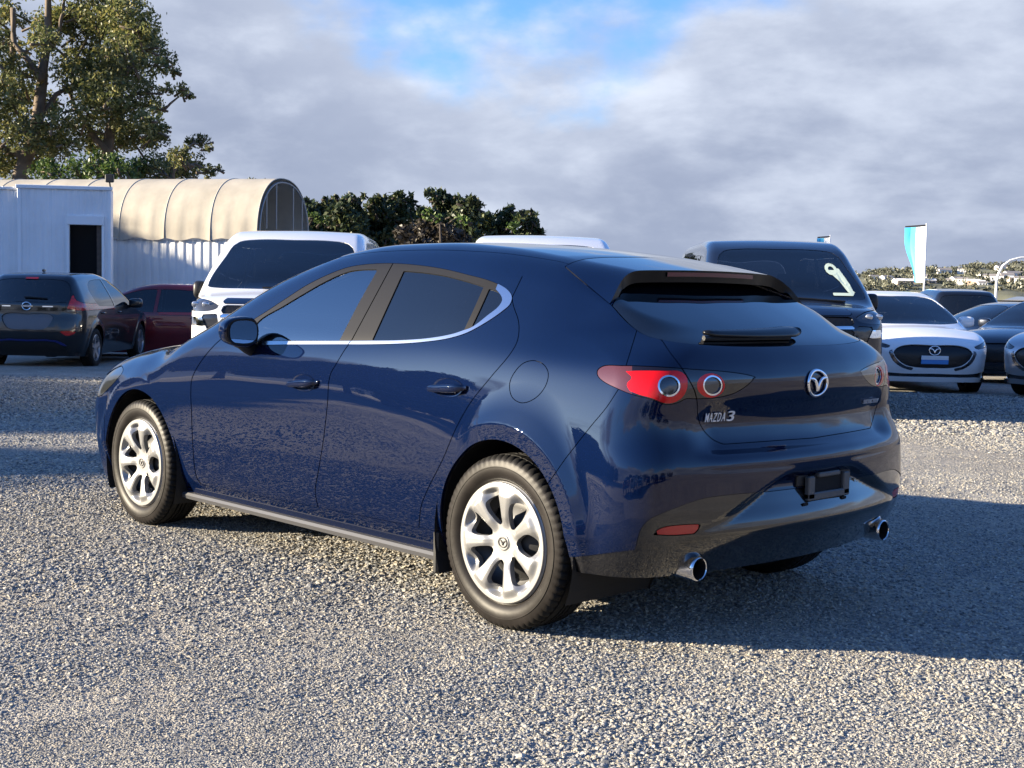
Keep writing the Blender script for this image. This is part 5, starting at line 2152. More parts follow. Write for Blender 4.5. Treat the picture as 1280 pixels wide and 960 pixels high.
xp = hpoint(sb, .18, .5, False) + .02
b = MB()
b.bevbox((xp, 0, .535), (.012, .37, .055), .003)
p1 = b.build('dealer_plate', 'plate_white', sedan)
b = MB()
b.bevbox((xp, 0, .478), (.012, .37, .058), .003)
b.build('plate_band', 'plate_blue', p1)
b = MB()
b.box((2.12, .0, .95), (.3, 1.0, .02))
b.build('dash_top', 'interior_dark', sedan)
b = MB()
b.bevbox((1.72, 0, 1.25), (.03, .22, .07), .008)
b.build('interior_mirror', 'interior_mid', sedan)
put(sedan, 1168, 18.0, R_(-.5), 3.635)

sed2 = car_copy(sedan)
sed2['label'] = 'silver car with rounded headlamps at the edge of the yard beside the white sedan'
sed2['group'] = 'cars parked in the yard'
repaint(sed2, 'white_paint', 'silver_paint')
for ch in list(sed2.children):
    if ch.name.split('.')[0] in ('dealer_plate', 'front_emblem'):
        for g in list(ch.children):
            bpy.data.objects.remove(g)
        bpy.data.objects.remove(ch)
put(sed2, 1314, 17.0, R_(-48), 3.635, dz=0)
sed3 = car_copy(sed2)
sed3['label'] = 'dark blue sedan with a bright windscreen behind the silver car'
repaint(sed3, 'silver_paint', 'navy_paint')
put(sed3, 1232, 21.5, R_(-48), 3.635, dz=-.02)
sed4 = car_copy(sed3)
sed4['label'] = 'black sedan between the white sedan and the dark blue sedan'
repaint(sed4, 'navy_paint', 'black_paint')
put(sed4, 1236, 25.5, R_(-75), 1.6, dz=-.05)
sed5 = car_copy(sed3)
sed5['label'] = 'white car roof just showing behind the row of dark cars'
repaint(sed5, 'navy_paint', 'white_paint')
put(sed5, 1272, 34.0, R_(75), 1.6, dz=.05)

# ---- behind the photographer: what the paint mirrors
for k, (la, de, src, col, yo, lb) in enumerate((
        (-6.5, -11.0, van, None, 178, 'white minivan mirrored in the blue tailgate'), (-3.2, -11.6, sedan, None, 182, 'white sedan mirrored in the blue bumper'),
        (.4, -11.2, leaf, None, 0, 'black hatchback mirrored in the blue bumper'), (4.0, -11.5, van, 'navy_paint', 181, 'dark minivan mirrored in the blue bumper'),
        (7.4, -11.0, sedan, 'navy_paint', 176, 'dark sedan mirrored in the blue bumper'), (-10.0, -9.0, sedan, 'red_paint', 170, 'red sedan mirrored in the blue quarter panel'))):
    c = car_copy(src)
    c['label'] = lb
    c['group'] = 'cars across the yard'
    if col:
        repaint(c, {'van': 'pearl_paint'}.get('van' if src is van else '', 'white_paint'), col)
    p = yard(la, de)
    c.location = (p[0], p[1], 0)
    c.rotation_euler = (0, 0, CYAW + R_(yo + 180))

# ================================================================== sheds, trees, hills, flags
YAW_L = CYAW - math.pi / 2


def loc_frame(name, px, dep, label, cat, group=None, rz=0.0):
    p = spot(px, dep)
    return empty(name, tuple(p), YAW_L + rz, label, cat, group), p[2]


mat('shed_white', (.78, .79, .80), .55, noise=(1.2, .08))
mat('shed_trim', (.82, .83, .84), .5)
mat('container_white', (.74, .75, .76), .5, noise=(.9, .10))
mat('dark_inside', (.008, .008, .009), .9)
mat('old_wood', (.10, .07, .055), .8, noise=(8, .3))
mat('grey_metal', (.25, .26, .27), .4, metal=.6)
mat('lamp_housing', (.02, .02, .022), .4)


def fabric_mat():
    m = mat('tent_fabric', (.39, .355, .295), .8, noise=(1.4, .16), bump=(2.6, 1.0))
    n, l = m.node_tree.nodes, m.node_tree.links
    return m


fabric_mat()
mat('banner_white0', (.45, .42, .36), .7)


def corrugated(b, x0, x1, y, z0, z1, period=.2, depth=.03, face=-1):
    """vertical ribbed sheet along x at depth y"""
    xs, ys = [], []
    x = x0
    while x < x1 - 1e-6:
        for f, d in ((0, 0), (.32, 0), (.42, 1), (.86, 1)):
            xx = x + f * period
            if xx < x1:
                xs.append(xx)
                ys.append(y + face * d * depth)
        x += period
    xs.append(x1)
    ys.append(y)
    n = len(xs)
    V = [(a, c, z0) for a, c in zip(xs, ys)] + [(a, c, z1) for a, c in zip(xs, ys)]
    b.add(V, [(i, i + 1, n + i + 1, n + i) for i in range(n - 1)])
    b.add([(x0, y + .02, z0), (x1, y + .02, z0), (x1, y + .02, z1), (x0, y + .02, z1)], [(3, 2, 1, 0)])


# ---- small white shed with an open doorway (front edge at photo column 28..136)
DS = 32.0
pm = CF / DS
shed, sz = loc_frame('shed', 136, DS, 'small white ribbed shed with a dark open doorway behind the black hatchback', 'shed', rz=R_(7.0))
W_S = (136 - 28) / pm
xL, xDl, xDr = -W_S, -(136 - 88) / pm, -(136 - 127) / pm
zt = CZ + (354 - 241) / pm - sz
zl = CZ + (354 - 285) / pm - sz
b = MB(); corrugated(b, xL, xDl, 0, 0, zt, .17, .011); b.build('wall', 'shed_white', shed)
b = MB(); corrugated(b, xDr, 0, 0, 0, zt, .17, .011); b.build('wall', 'shed_white', shed)
b = MB(); corrugated(b, xDl, xDr, 0, zl + .22, zt, .17, .011); b.build('wall', 'shed_white', shed)
b = MB(); b.bevbox(((xDl + xDr) / 2, -.05, zl + .11), (xDr - xDl + .10, .10, .22), .01); b.build('lintel', 'shed_trim', shed)
for x in (xDl - .03, xDr + .03):
    b = MB(); b.bevbox((x, -.03, zl / 2), (.06, .08, zl), .008); b.build('door_post', 'shed_trim', shed)
b = MB(); b.bevbox((xDr - .07, .04, zl / 2), (.12, .05, zl), .008); b.build('door_edge', 'old_wood', shed)
b = MB(); b.box(((xDl + xDr) / 2, .42, zl / 2), (xDr - xDl + .3, .03, zl + .4)); b.box((xDl - .12, .24, zl / 2), (.02, .36, zl)); b.box((xDr + .10, .24, zl / 2), (.02, .36, zl)); b.build('dark_interior', 'dark_inside', shed)
b = MB(); b.bevbox((-W_S / 2, .0, zt + .03), (W_S + .14, .12, .09), .01); b.build('fascia', 'shed_trim', shed)
b = MB(); corrugated(b, xL - 4.0, xL, .10, 0, zt + .02, .25, .016); b.build('wall', 'shed_white', shed)
b = MB(); b.bevbox((xL, .03, zt / 2), (.08, .12, zt), .01); b.build('corner_post', 'shed_trim', shed)
b = MB(); b.bevbox((0, .03, zt / 2), (.08, .12, zt), .01); b.build('corner_post', 'shed_trim', shed)
b = MB(); b.box((-.02, .26, zt / 2), (.04, .46, zt - .02)); b.build('end_wall', 'shed_white', shed)
b = MB(); b.box((xL / 2 - 2, .26, zt - .02), (W_S + 4, .46, .05)); b.build('shed_roof', 'shed_white', shed)
fl = tag(empty('floodlight'), 'small black floodlight on the corner of the white shed roof', 'floodlight')
fl.location = shed.matrix_basis @ Vector((.02, -.08, zt + .22))
fl.rotation_euler = (0, 0, YAW_L)
b = MB(); b.bevbox((0, 0, .05), (.20, .10, .20), .02); b.build('lamp_head', 'lamp_housing', fl)
b = MB(); b.tube([(0, 0, -.05), (.0, .05, -.16), (-.02, .09, -.20)], .02, 6); b.build('lamp_arm', 'lamp_housing', fl)

# ---- container with an arched fabric roof
DT = 33.0
pm = CF / DT
tent, tz = loc_frame('shelter', 322, DT, 'cream fabric arched shelter roof standing on a white ribbed container', 'shelter', rz=R_(-15))
LT = 15.0
ze = CZ + (357 - 297) / pm - tz
zr = ze + 1.52
SP = 2.9
b = MB(); corrugated(b, -LT, -.1, 0, 0, ze, .24, .022); b.build('container_wall', 'container_white', tent)
b = MB(); b.box((-.1, SP / 2, ze / 2 - .4), (.05, SP, ze - .8)); b.build('end_wall', 'container_white', tent)
b = MB(); b.bevbox((-LT / 2, -.02, ze - .05), (LT, .14, .14), .02); b.build('container_rail', 'container_white', tent)


def arch_pt(t, up=0.0):
    """t 0..1 from the front eave over the ridge to the back eave"""
    a = math.pi * (1 - t)
    c, s = math.cos(a), math.sin(a)
    return SP / 2 + (SP / 2 + up + .12) * math.copysign(abs(c) ** .9, c), ze - .06 + (zr - ze + .06 + up) * abs(s) ** .82


hoops = [0.0]
while hoops[-1] > -LT:
    hoops.append(hoops[-1] - 1.28)
for x1, x0 in zip(hoops[:-1], hoops[1:]):
    V, F = [], []
    nx, nt = 8, 40
    for i in range(nx + 1):
        f = i / nx
        sag = -.004 * math.sin(math.pi * f)
        for j in range(nt + 1):
            t = j / nt
            y, z = arch_pt(t, sag * math.sin(math.pi * min(max(t, .04), .96)))
            if j == 0:
                z -= .05 + .035 * math.sin(f * 9 + x0 * 3)
            V.append((x0 + (x1 - x0) * f, y + (.02 * math.sin(17 * f + 5 * x0) * (1 - t) ** 6), z))
    for i in range(nx):
        for j in range(nt):
            a = i * (nt + 1) + j
            F.append((a, a + nt + 1, a + nt + 2, a + 1))
    mesh_obj('fabric_panel', V, F, 'tent_fabric', tent)
for x in hoops[:-1]:
    b = MB()
    b.tube([(x, *arch_pt(j / 40, .0)) for j in range(41)], .013, 6)
    b.build('hoop', 'banner_white0', tent, smooth=True)
b = MB()
b.tube([(.02, *arch_pt(j / 24, -.10)) for j in range(25)], .025, 6)
for q in (.25, .4, .6, .75):
    y, z = arch_pt(q, -.10)
    b.tube([(.02, y, z), (.02, y, ze + .2)], .02, 6)
b.build('end_frame', 'grey_metal', tent)


# ---- foliage
def leaf_mat(name, c0, c1, c2, trans=.25):
    m = bpy.data.materials.new(name)
    m.use_nodes = True
    n, l = m.node_tree.nodes, m.node_tree.links
    n.clear()
    out = n.new('ShaderNodeOutputMaterial')
    geo = n.new('ShaderNodeNewGeometry')
    cr = n.new('ShaderNodeValToRGB')
    e = cr.color_ramp.elements
    e[0].color, e[1].color = (*c0, 1), (*c2, 1)
    e.new(.6).color = (*c1, 1)
    l.new(geo.outputs['Random Per Island'], cr.inputs[0])
    tcx = n.new('ShaderNodeTexCoord')
    nz = n.new('ShaderNodeTexNoise')
    nz.inputs['Scale'].default_value = .45
    nz.inputs['Detail'].default_value = 3
    l.new(tcx.outputs['Object'], nz.inputs['Vector'])
    mr = n.new('ShaderNodeMapRange')
    mr.inputs['From Min'].default_value, mr.inputs['From Max'].default_value = .3, .7
    mr.inputs['To Min'].default_value, mr.inputs['To Max'].default_value = .6, 1.35
    l.new(nz.outputs['Fac'], mr.inputs['Value'])
    mx = n.new('ShaderNodeMix')
    mx.data_type = 'RGBA'
    mx.blend_type = 'MULTIPLY'
    mx.inputs['Factor'].default_value = 1
    l.new(cr.outputs[0], mx.inputs['A'])
    l.new(mr.outputs[0], mx.inputs['B'])
    d = n.new('ShaderNodeBsdfDiffuse')
    t = n.new('ShaderNodeBsdfTranslucent')
    g = n.new('ShaderNodeBsdfGlossy')
    g.inputs['Roughness'].default_value = .45
    g.inputs['Color'].default_value = (.5, .5, .5, 1)
    l.new(mx.outputs['Result'], d.inputs[0])
    l.new(mx.outputs['Result'], t.inputs[0])
    a = n.new('ShaderNodeMixShader')
    a.inputs[0].default_value = trans
    l.new(d.outputs[0], a.inputs[1])
    l.new(t.outputs[0], a.inputs[2])
    a2 = n.new('ShaderNodeMixShader')
    a2.inputs[0].default_value = .06
    l.new(a.outputs[0], a2.inputs[1])
    l.new(g.outputs[0], a2.inputs[2])
    l.new(a2.outputs[0], out.inputs[0])
    MAT[name] = m


leaf_mat('gum_leaf', (.055, .078, .030), (.17, .185, .06), (.34, .30, .11), .38)
leaf_mat('bush_leaf', (.03, .07, .018), (.08, .13, .03), (.15, .20, .05))
leaf_mat('pine_leaf', (.018, .032, .015), (.040, .060, .023), (.095, .105, .036), .18)
leaf_mat('brown_leaf', (.030, .026, .022), (.05, .042, .032), (.085, .068, .042), .15)
leaf_mat('hill_leaf_hazed', (.10, .112, .085), (.135, .14, .10), (.165, .16, .112), .1)  # distance haze is put into the colour: paler, muted, low-contrast greens
mat('bark', (.14, .105, .075), .85, noise=(3, .35))
mat('bark_dark', (.05, .04, .032), .9, noise=(3, .3))


def leaves(clumps, n_per, size, seed, flat=.75):
    """leaf quads through a set of clumps: (centre, radius)"""
    r = np.random.default_rng(seed)
    P, S = [], []
    for c, rad, dens in clumps:
        n = int(n_per * dens)
        v = r.standard_normal((n, 3))
        v /= np.linalg.norm(v, axis=1, keepdims=True)
        q = v * (r.random(n) ** .45)[:, None] * rad
        q[:, 2] *= flat
        # sub-tufts make the edge ragged
        k = max(4, n // 28)
        tv = r.standard_normal((k, 3))
        tv /= np.linalg.norm(tv, axis=1, keepdims=True)
        tc_ = tv * (rad * (.55 + .5 * r.random(k)))[:, None]
        tc_[:, 2] *= flat
        sel = r.random(n) < .6
        q[sel] = tc_[r.integers(0, k, sel.sum())] + r.standard_normal((sel.sum(), 3)) * rad * .15
        P.append(np.asarray(c) + q)
        S.append(size * (.6 + .8 * r.random(n)))
    P, S = np.concatenate(P), np.concatenate(S)
    n = len(P)
    a = r.standard_normal((n, 3))
    a[:, 2] -= .4
    a /= np.linalg.norm(a, axis=1, keepdims=True)
    t = r.standard_normal((n, 3))
    b_ = np.cross(a, t)
    b_ /= np.linalg.norm(b_, axis=1, keepdims=True)
    L, Wd = S[:, None], (S * (.30 + .25 * r.random(n)))[:, None]
    V = np.stack([P - a * L * .5, P + b_ * Wd * .5, P + a * L * .5, P - b_ * Wd * .5], 1).reshape(-1, 3)
    return V, np.arange(4 * n).reshape(n, 4)


def px_tree(name, label, clumps, limbs, dep, n_per, size, seed, leafm='gum_leaf', barkm='bark', group=None, depth_j=2.2, flat=.8, base=None):
    r = np.random.default_rng(seed)
    k = dep / CF
    cl = []
    for c in clumps:
        p = at(c[0], c[1], dep + (r.random() * 2 - 1) * depth_j)
        cl.append((p, c[2] * k, (c[2] / 26.0) ** 2))
    bx = base if base is not None else limbs[0][0][0][0]
    g = spot(bx, dep)
    root = empty(name, tuple(g), 0, label, 'tree', group)
    V, F = leaves(cl, n_per, size, seed, flat)
    mesh_obj('crown', V - g, F, leafm, root, smooth=False)
    first = True
    for path, r0, r1 in limbs:
        pts = [at(x, y, dep + (r.random() - .5) * .6) - g for x, y in path]
        if first:
            pts = [np.array([0, 0, -.1])] + pts
        # soften the polyline
        C = []
        for i in range(len(pts) - 1):
            for t in (0, .5):
                C.append(pts[i] * (1 - t) + pts[i + 1] * t + (r.standard_normal(3) * .05 if t else 0))
        C.append(pts[-1])
        rs = list(np.linspace(r0, r1, len(C)))
        b = MB()
        b.tube(C, rs, 8)
        b.build('trunk' if first else 'limb', barkm, root, smooth=True)
        first = False
    # twigs from limbs into the clumps
    b = MB()
    for p, rad, _ in cl:
        for q in range(3):
            v = r.standard_normal(3)
            v[2] = -abs(v[2]) * .6
            v /= np.linalg.norm(v)
            b.tube([p - g + v * rad * 1.25, p - g + r.standard_normal(3) * rad * .2, p - g - v * rad * .7], [.045, .03, .012], 5)
    o = b.build('twig', barkm, root, smooth=True)
    tag(o, kind='stuff')
    return root


px_tree('gum_tree', 'tall ragged gum tree with tan bare trunks at the edge of the shelter roof', [
    (15, 20, 20), (4, 45, 16), (60, 30, 27), (55, 52, 24), (78, 22, 18), (20, 62, 16), (25, 92, 28), (8, 112, 28), (30, 122, 22), (8, 152, 30), (32, 170, 28), (58, 176, 26), (62, 128, 18), (70, 152, 22), (48, 198, 28), (18, 202, 28), (-25, 60, 40), (-30, 130, 45), (-25, 10, 40), (80, 180, 22), (-20, 195, 35), (30, -25, 30), (70, -25, 30)],
    [([(22, 235), (33, 198), (47, 150), (53, 100), (57, 65), (60, 30), (60, -10)], .30, .10), ([(57, 65), (70, 50), (76, 25), (80, 0)], .10, .04), ([(53, 100), (35, 75), (18, 55), (15, 10)], .14, .06), ([(33, 198), (10, 190), (-10, 170)], .18, .08), ([(47, 150), (70, 118), (95, 105)], .12, .04), ([(15, 120), (16, 60), (17, 10)], .12, .07)], 44.0, 820, .15, 21)
px_tree('gum_tree', 'broad leafy gum tree leaning its crown over the cream shelter', [
    (132, 14, 40), (160, 22, 34), (178, 36, 22), (118, 42, 36), (170, 52, 28), (188, 62, 22), (206, 74, 15), (216, 88, 10), (150, 66, 32), (128, 88, 32), (165, 90, 27), (194, 82, 16), (228, 113, 12), (238, 119, 6), (210, 112, 9), (106, 78, 30), (92, 92, 30), (140, 114, 32), (178, 116, 22), (196, 133, 13), (150, 140, 32), (118, 134, 30), (186, 150, 20), (202, 160, 11), (170, 168, 28), (194, 172, 18), (150, 172, 26), (100, 160, 26), (120, 182, 24), (140, -25, 45), (96, 20, 20), (108, 110, 24)],
    [([(125, 235), (135, 190), (148, 140), (152, 95), (150, 60), (140, 15)], .26, .07), ([(152, 95), (170, 75), (186, 55)], .10, .03), ([(148, 140), (175, 130), (205, 138), (222, 122)], .10, .03), ([(135, 190), (105, 150), (85, 110)], .14, .05), ([(150, 60), (125, 45), (115, 25)], .08, .03), ([(148, 140), (125, 115), (105, 100)], .09, .03)], 44.5, 840, .15, 22)
px_tree('gum_tree', 'low small gum tree with a lone tuft held out beside the shelter', [
    (242, 177, 12), (255, 175, 10), (260, 186, 7), (225, 196, 16), (243, 203, 17), (212, 206, 22), (258, 214, 11), (272, 213, 7), (228, 217, 22), (192, 212, 26)],
    [([(215, 240), (215, 215), (222, 198), (232, 190), (248, 180)], .14, .03), ([(222, 205), (245, 205), (266, 213)], .06, .02)], 43.0, 900, .14, 23)
px_tree('broadleaf_bush', 'bright green bush growing behind the cream shelter roof', [
    (150, 212, 22), (125, 208, 24), (168, 218, 18), (95, 214, 22), (60, 216, 22), (175, 205, 14)],
    [([(130, 245), (130, 225), (135, 210)], .10, .03), ([(130, 228), (155, 215)], .05, .02)], 42.0, 900, .14, 24, 'bush_leaf')
px_tree('small_palm', 'tiny dark tuft of a tree just over the shelter end', [(316, 230, 5), (324, 230, 5), (332, 231, 4)], [([(322, 262), (322, 240), (322, 232)], .07, .03)], 41.0, 900, .3, 25, 'pine_leaf')

# dark belt of trees behind the minivans
rt = random.Random(4)
BELT = [(372, 252, 26, 'pine_leaf', 'short dark conifer at the shelter end of the tree belt'), (402, 249, 26, 'pine_leaf', 'dark conifer second from the shelter in the tree belt'),
        (434, 247, 30, 'pine_leaf', 'dense dark conifer third from the shelter in the tree belt'), (468, 245, 26, 'pine_leaf', 'dark pine with spiky top fourth from the shelter in the tree belt'),
        (496, 242, 30, 'pine_leaf', 'tallest spiky dark pine in the tree belt'), (548, 241, 34, 'pine_leaf', 'broad green pine rising over the brown thicket'),
        (585, 246, 34, 'pine_leaf', 'wide dark pine on the open side of the brown thicket'), (628, 260, 27, 'pine_leaf', 'rounded dark conifer second last of the tree belt'), (660, 266, 22, 'pine_leaf', 'small conifer that ends the tree belt by the open sky')]
for k, (x, yt, wd, lm, lb) in enumerate(BELT):
    cl = []
    y = yt + 5
    while y < 330:
        f = min(1.0, .42 + (y - yt) / 42)
        for q in range(2 if f < .8 else 3):
            cl.append((x + (rt.random() * 2 - 1) * wd * .65 * f, y + rt.random() * 7, (8.5 + 6 * rt.random()) * (.6 + .6 * f)))
        y += 9
    for q in range(3):
        cl.append((x + (rt.random() * 2 - 1) * wd * .5, yt - 1 + rt.random() * 5, 4.5))
    px_tree('conifer', lb, cl, [([(x, 345), (x + 2, 300), (x, yt + 14)], .22, .05)], 60.0 + rt.random() * 4, 900, .30, 40 + k, lm, 'bark_dark', 'tree belt behind the minivans', 1.8, .95)
px_tree('thicket', 'grey-brown leafless thicket in front of the tree belt', [(500 + 13 * i + rt.random() * 6, 292 + rt.random() * 12 - 8 * math.sin(i / 6 * 3.1), 13 + rt.random() * 5) for i in range(7)] + [(505 + 12 * i, 312, 18) for i in range(7)],
        [([(540, 350), (540, 300)], .15, .05)], 55.0, 850, .26, 61, 'brown_leaf', 'bark_dark')
px_tree('broadleaf_bush', 'yellow-green bush catching the sun low in the tree belt', [(534, 268, 9), (545, 272, 8), (572, 276, 9), (583, 275, 7), (392, 272, 9), (402, 276, 9), (640, 282, 8)],
        [([(550, 350), (550, 280)], .10, .04)], 54.0, 700, .22, 62, 'bush_leaf', 'bark_dark')

# trees out of frame to the left: their long shadows reach the yard's left side
for k, (la, de, s, lb) in enumerate(((-35.5, 8.3, .84, 'gum tree shading the gravel by the car nose'), (-37, 10.3, .86, 'gum tree shading the gravel beyond the car nose'), (-36, 12.4, .86, 'gum tree shading the yard by the shed'), (-37.5, 16.2, .9, 'gum tree shading the black hatchback'), (-34.5, 20.2, .84, 'gum tree shading the red car'), (-36.5, 24.2, .88, 'gum tree shading the yard edge'), (-37, 28.0, .98, 'gum tree shading the shed wall'), (-36.5, 31.5, .94, 'gum tree shading the container wall'), (-37, 35.0, .94, 'gum tree shading the container end'))):
    g = yard(la, de)
    root = empty('gum_tree', tuple(g), 0, lb, 'tree', 'trees shading the yard')
    r = np.random.default_rng(70 + k)
    cl = []
    for q in range(44):
        h = 2.0 + 6.6 * s * r.random() ** .85
        cl.append((np.array([r.standard_normal() * 1.2, r.standard_normal() * 1.2, h]), .8 + .4 * r.random(), 1.0))
    V, F = leaves(cl, 300, .46, 80 + k)
    mesh_obj('crown', V, F, 'gum_leaf', root, smooth=False)
    b = MB(); b.tube([(0, 0, -.1), (.1, 0, 3), (0, .1, 7 * s)], [.3, .2, .06], 8); b.build('trunk', 'bark', root, smooth=True)

for k, (la, de, hgt) in enumerate(((-66, 8.0, 10.2), (-64, 3.0, 10.8), (-67, -3.0, 11.0), (-63, -9.0, 11.0), (-66, -15.0, 12.0), (-62, -22.0, 12.0), (-60, -30.0, 12.5), (-55, 5.5, 8.8), (-54, .5, 9.0), (-56, -5.5, 9.2), (-53, -11.5, 9.0), (-55, -18.0, 9.4), (-52, -25.0, 9.4), (-44, 2.5, 7.0), (-43, -4.0, 7.2), (-44, -12.0, 7.4))):
    g = yard(la, de)
    root = empty('conifer', tuple(g), 0, 'dark tree of the sunward row mirrored in the blue doors', 'tree', 'trees mirrored in the blue doors')
    r = np.random.default_rng(270 + k)
    cl = [(np.array([r.standard_normal() * 1.9, r.standard_normal() * 2.2, .6 + (hgt - 1.9) * r.random() ** 1.1]), 1.1 + .6 * r.random(), 1.0) for q in range(46)]
    V, F = leaves(cl, 150, .5, 280 + k)
    mesh_obj('crown', V, F, 'pine_leaf', root, smooth=False)
    b = MB(); b.tube([(0, 0, -.1), (.1, 0, 2), (0, .1, hgt - 1.5)], [.3, .2, .06], 8); b.build('trunk', 'bark_dark', root, smooth=True)

# trees across the yard, behind the photographer, mirrored in the paint
for k, (la, de) in enumerate(((-30, -38), (-16, -42), (-4, -40), (9, -44), (22, -40), (36, -36))):
    g = yard(la, de)
    root = empty('conifer', tuple(g), 0, 'dark conifer in the far belt mirrored in the blue tailgate', 'tree', 'trees across the yard')
    r = np.random.default_rng(170 + k)
    cl = [(np.array([r.standard_normal() * 2.4, r.standard_normal() * 2.0, .6 + 4.2 * r.random()]), 1.1 + .7 * r.random(), 1.0) for q in range(26)]
    V, F = leaves(cl, 170, .5, 180 + k)
    mesh_obj('crown', V, F, 'pine_leaf', root, smooth=False)
    b = MB(); b.tube([(0, 0, -.1), (.1, 0, 2), (0, .1, 4.6)], [.3, .2, .06], 8); b.build('trunk', 'bark_dark', root, smooth=True)

# ---- far hills with houses
DH = 1300.0
HTOP = [(700, 366), (860, 358), (980, 352), (1040, 348), (1086, 345), (1103, 341), (1131, 341), (1155, 336), (1167, 341), (1189, 341), (1203, 337), (1216, 335), (1230, 337), (1252, 335), (1266, 331), (1280, 332), (1330, 330), (1420, 338), (1550, 345), (1800, 352)]


def hz(px):
    return 361 + (px - 640) * math.tan(CROL)


HZT = L1([(p, (hz(p) - y) / CF * DH) for p, y in HTOP], 6.0, st=1.0)
nx, nd = 160, 14
pxs = np.linspace(700, 1800, nx)
V = []
for j in range(nd):
    f = j / (nd - 1)
    dep = DH - 420 + 560 * f
    for i, p in enumerate(pxs):
        g = yard((p - 640) / CF * dep, dep)
        h = float(HZT(np.array([p]))[0]) * math.sin(math.pi / 2 * min(1, f / .72)) ** 1.3 * (1 if f < .75 else 1 - (f - .75) * 1.5)
        V.append((g[0], g[1], -3.0 + (h + 3.0 + 1.25) * 1.0 + 1.5 * math.sin(p * .11 + j * 1.7)))
F = [(j * nx + i, j * nx + i + 1, (j + 1) * nx + i + 1, (j + 1) * nx + i) for j in range(nd - 1) for i in range(nx - 1)]
mat('hill_grass', (.125, .125, .075), .95, noise=(.012, .45))
tag(mesh_obj('hill', V, F, 'hill_grass'), 'low hills beyond the yard', 'hill', kind='structure')


def on_hill(px, py):
    """point of the hillside seen at a photo pixel"""
    best = None
    for dep in np.arange(DH - 420, DH + 10, 5.0):
        f = (dep - DH + 420) / 560
        h = float(HZT(np.array([px]))[0]) * math.sin(math.pi / 2 * min(1, f / .72)) ** 1.3
        z = h + 1.25
        v = at(px, py, dep)
        if v[2] <= z:
            return v
        best = v
    return best


r = np.random.default_rng(99)
cl = []
for q in range(430):
    p = 1050 + 300 * r.random()
    f = .10 + .68 * r.random()
    dep = DH - 420 + 560 * f
    g = yard((p - 640) / CF * dep, dep)
    h = float(HZT(np.array([p]))[0]) * math.sin(math.pi / 2 * min(1, f / .72)) ** 1.3
    rad = 2.2 + 3.2 * r.random() ** 2
    cl.append((np.array([g[0], g[1], h + 1.25 + rad * .5]), rad, 1.0))
V, F = leaves(cl, 70, 2.2, 98)
tag(mesh_obj('hillside_trees', V, F, 'hill_leaf_hazed', smooth=False), 'scattered trees covering the far hillside', 'trees', kind='stuff')
mat('house_white', (.78, .77, .74), .7)
mat('house_cream', (.55, .43, .33), .7)
mat('house_roof', (.25, .23, .22), .8)
mat('house_window', (.05, .06, .07), .2)


def house(w, d, h, wallm):
    root = empty('house', (0, 0, 0), 0)
    b = MB(); b.box((0, 0, h / 2 - 1), (w, d, h + 2)); b.add([(-w / 2, -d / 2, h), (-w / 2, d / 2, h), (-w / 2, 0, h + 1.6)], [(0, 1, 2)]); b.add([(w / 2, -d / 2, h), (w / 2, d / 2, h), (w / 2, 0, h + 1.6)], [(0, 2, 1)])
    b.build('wall', wallm, root)
    b = MB()
    for s in (-1, 1):
        b.add([(-w / 2 - .4, s * (d / 2 + .4), h - .15), (w / 2 + .4, s * (d / 2 + .4), h - .15), (w / 2 + .4, 0, h + 1.7), (-w / 2 - .4, 0, h + 1.7)], [(0, 1, 2, 3)])
    b.build('roof', 'house_roof' if wallm == 'house_white' else 'house_white', root)
    for x in (-w * .28, w * .05, w * .32):
        b = MB(); b.box((x, -d / 2 - .03, h * .55), (w * .12, .08, h * .38)); b.build('window', 'house_window', root)
    return root


HOUSES = [(1092, 350, 0), (1202, 341, 0), (1251, 339, 0), (1180, 344, 0), (1272, 345, 0), (1264, 348.5, 0), (1258, 350, 0), (1230, 349.5, 0), (1237, 350, 0), (1189, 355, 0), (1196, 354.5, 0), (1203, 354, 0), (1276, 354, 0),
          (1160, 356, 1), (1216, 356, 1), (1223, 357, 1), (1228, 358, 0), (1125, 357, 0), (1131, 357.5, 1), (1108, 352, 0), (1246, 352, 0), (1268, 352, 1), (1150, 352, 0)]
hp = [house(11, 8, 4.6, 'house_white'), house(13, 8, 4.2, 'house_cream')]
used_h = [False, False]
for k, (x, y, t) in enumerate(HOUSES):
    o = hp[t] if not used_h[t] else car_copy(hp[t])
    used_h[t] = True
    g = on_hill(x, y)
    o.location = tuple(g)
    o.rotation_euler = (0, 0, YAW_L + R_(r.random() * 50 - 25))
    s = .60 + .40 * r.random()
    o.scale = (s, s, s)
    tag(o, 'tiny white house on the far hillside' if t == 0 else 'tiny tan house on the far hillside', 'house', 'white houses on the far hillside' if t == 0 else 'tan houses on the far hillside')

# ---- banner flags
mat('banner_white', (.86, .87, .88), .7)
mat('banner_blue', (.03, .36, .72), .7, noise=(2.5, .5))
mat('banner_cyan', (.12, .58, .85), .7)
mat('pole_white', (.75, .76, .76), .4)


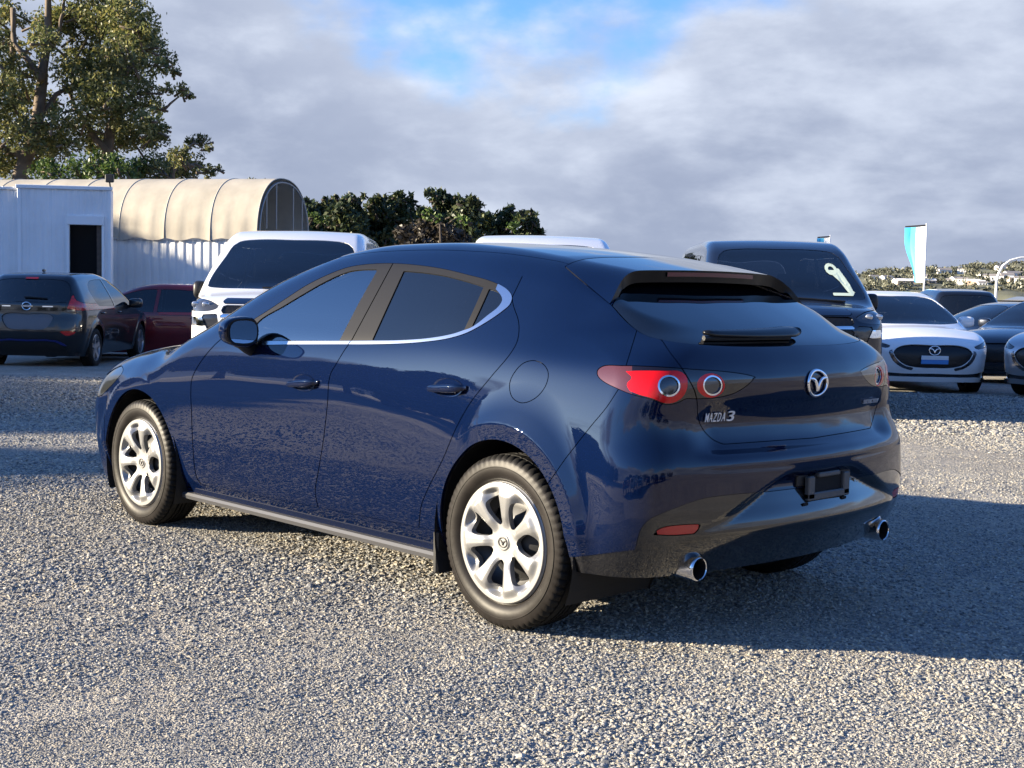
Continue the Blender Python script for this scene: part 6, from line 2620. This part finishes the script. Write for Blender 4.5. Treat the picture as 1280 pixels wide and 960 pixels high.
def banner(px_pole, y_top, px_left, y_bot, dep, label):
    g = spot(px_pole, dep)
    root = empty('banner_flag', tuple(g), YAW_L - R_(38), label, 'flag', 'banner flags')
    k = dep / CF
    hzl = hz(px_pole)
    zt, zb = CZ + (hzl - y_top) * k - g[2], CZ + (hzl - y_bot) * k - g[2]
    w = (px_pole - px_left) * k / math.cos(R_(38))
    b = MB(); b.tube([(0, 0, -.1), (0, 0, zt + .05)], [.035, .022], 8); b.build('pole', 'pole_white', root, smooth=True)
    b = MB(); b.tube([(0, 0, zt), (-w, -.02, zt - .06 * w)], .025, 6); b.build('top_rail', 'lamp_housing', root)
    for u0, u1, m in ((0.0, .48, 'banner_white'), (.48, .72, 'banner_cyan'), (.72, 1.0, 'banner_blue')):
        V, F = [], []
        n = 24
        nu = 4
        for i in range(n + 1):
            f = i / n
            for j in range(nu + 1):
                u = u0 + (u1 - u0) * j / nu
                pull = 1 - .52 * sstep(.25, 1.0, np.array(f)) * u
                V.append((-w * u * float(pull) - .01, .05 * math.sin(5 * u + 4 * f) * u, zt - .03 - (zt - zb) * f * (1 - .04 * u) - .06 * w * u))
        for i in range(n):
            for j in range(nu):
                a = i * (nu + 1) + j
                F.append((a, a + 1, a + nu + 2, a + nu + 1))
        mesh_obj('banner_strip', V, F, m, root)
    return root


banner(1151, 282, 1130, 352, 38.0, 'blue and white feather banner on a white pole beyond the white sedan')
banner(1032, 296, 1019, 372, 44.0, 'white banner whose tip shows above the dark minivan roof')

# ---- curved street lamp at the right
lp = spot(1241, 60.0)
root = empty('street_lamp', tuple(lp), YAW_L, 'pale curved-arm street lamp behind the dark cars', 'street lamp')
k = 60.0 / CF
b = MB()
pts = [(0, 0, 0)] + [((x - 1241) * k, 0, CZ + (hz(1241) - y) * k - lp[2]) for x, y in ((1241, 352), (1243, 342), (1248, 332), (1257, 325), (1269, 321.5), (1284, 320.5), (1300, 321))]
b.tube(pts, [.07] + [.055] * 3 + [.042] * 4, 10)
b.build('pole', 'pole_white', root, smooth=True)
b = MB(); b.bevbox((pts[-1][0] + .25, 0, pts[-1][2] - .02), (.7, .28, .16), .04); b.build('lamp_head', 'grey_metal', root)
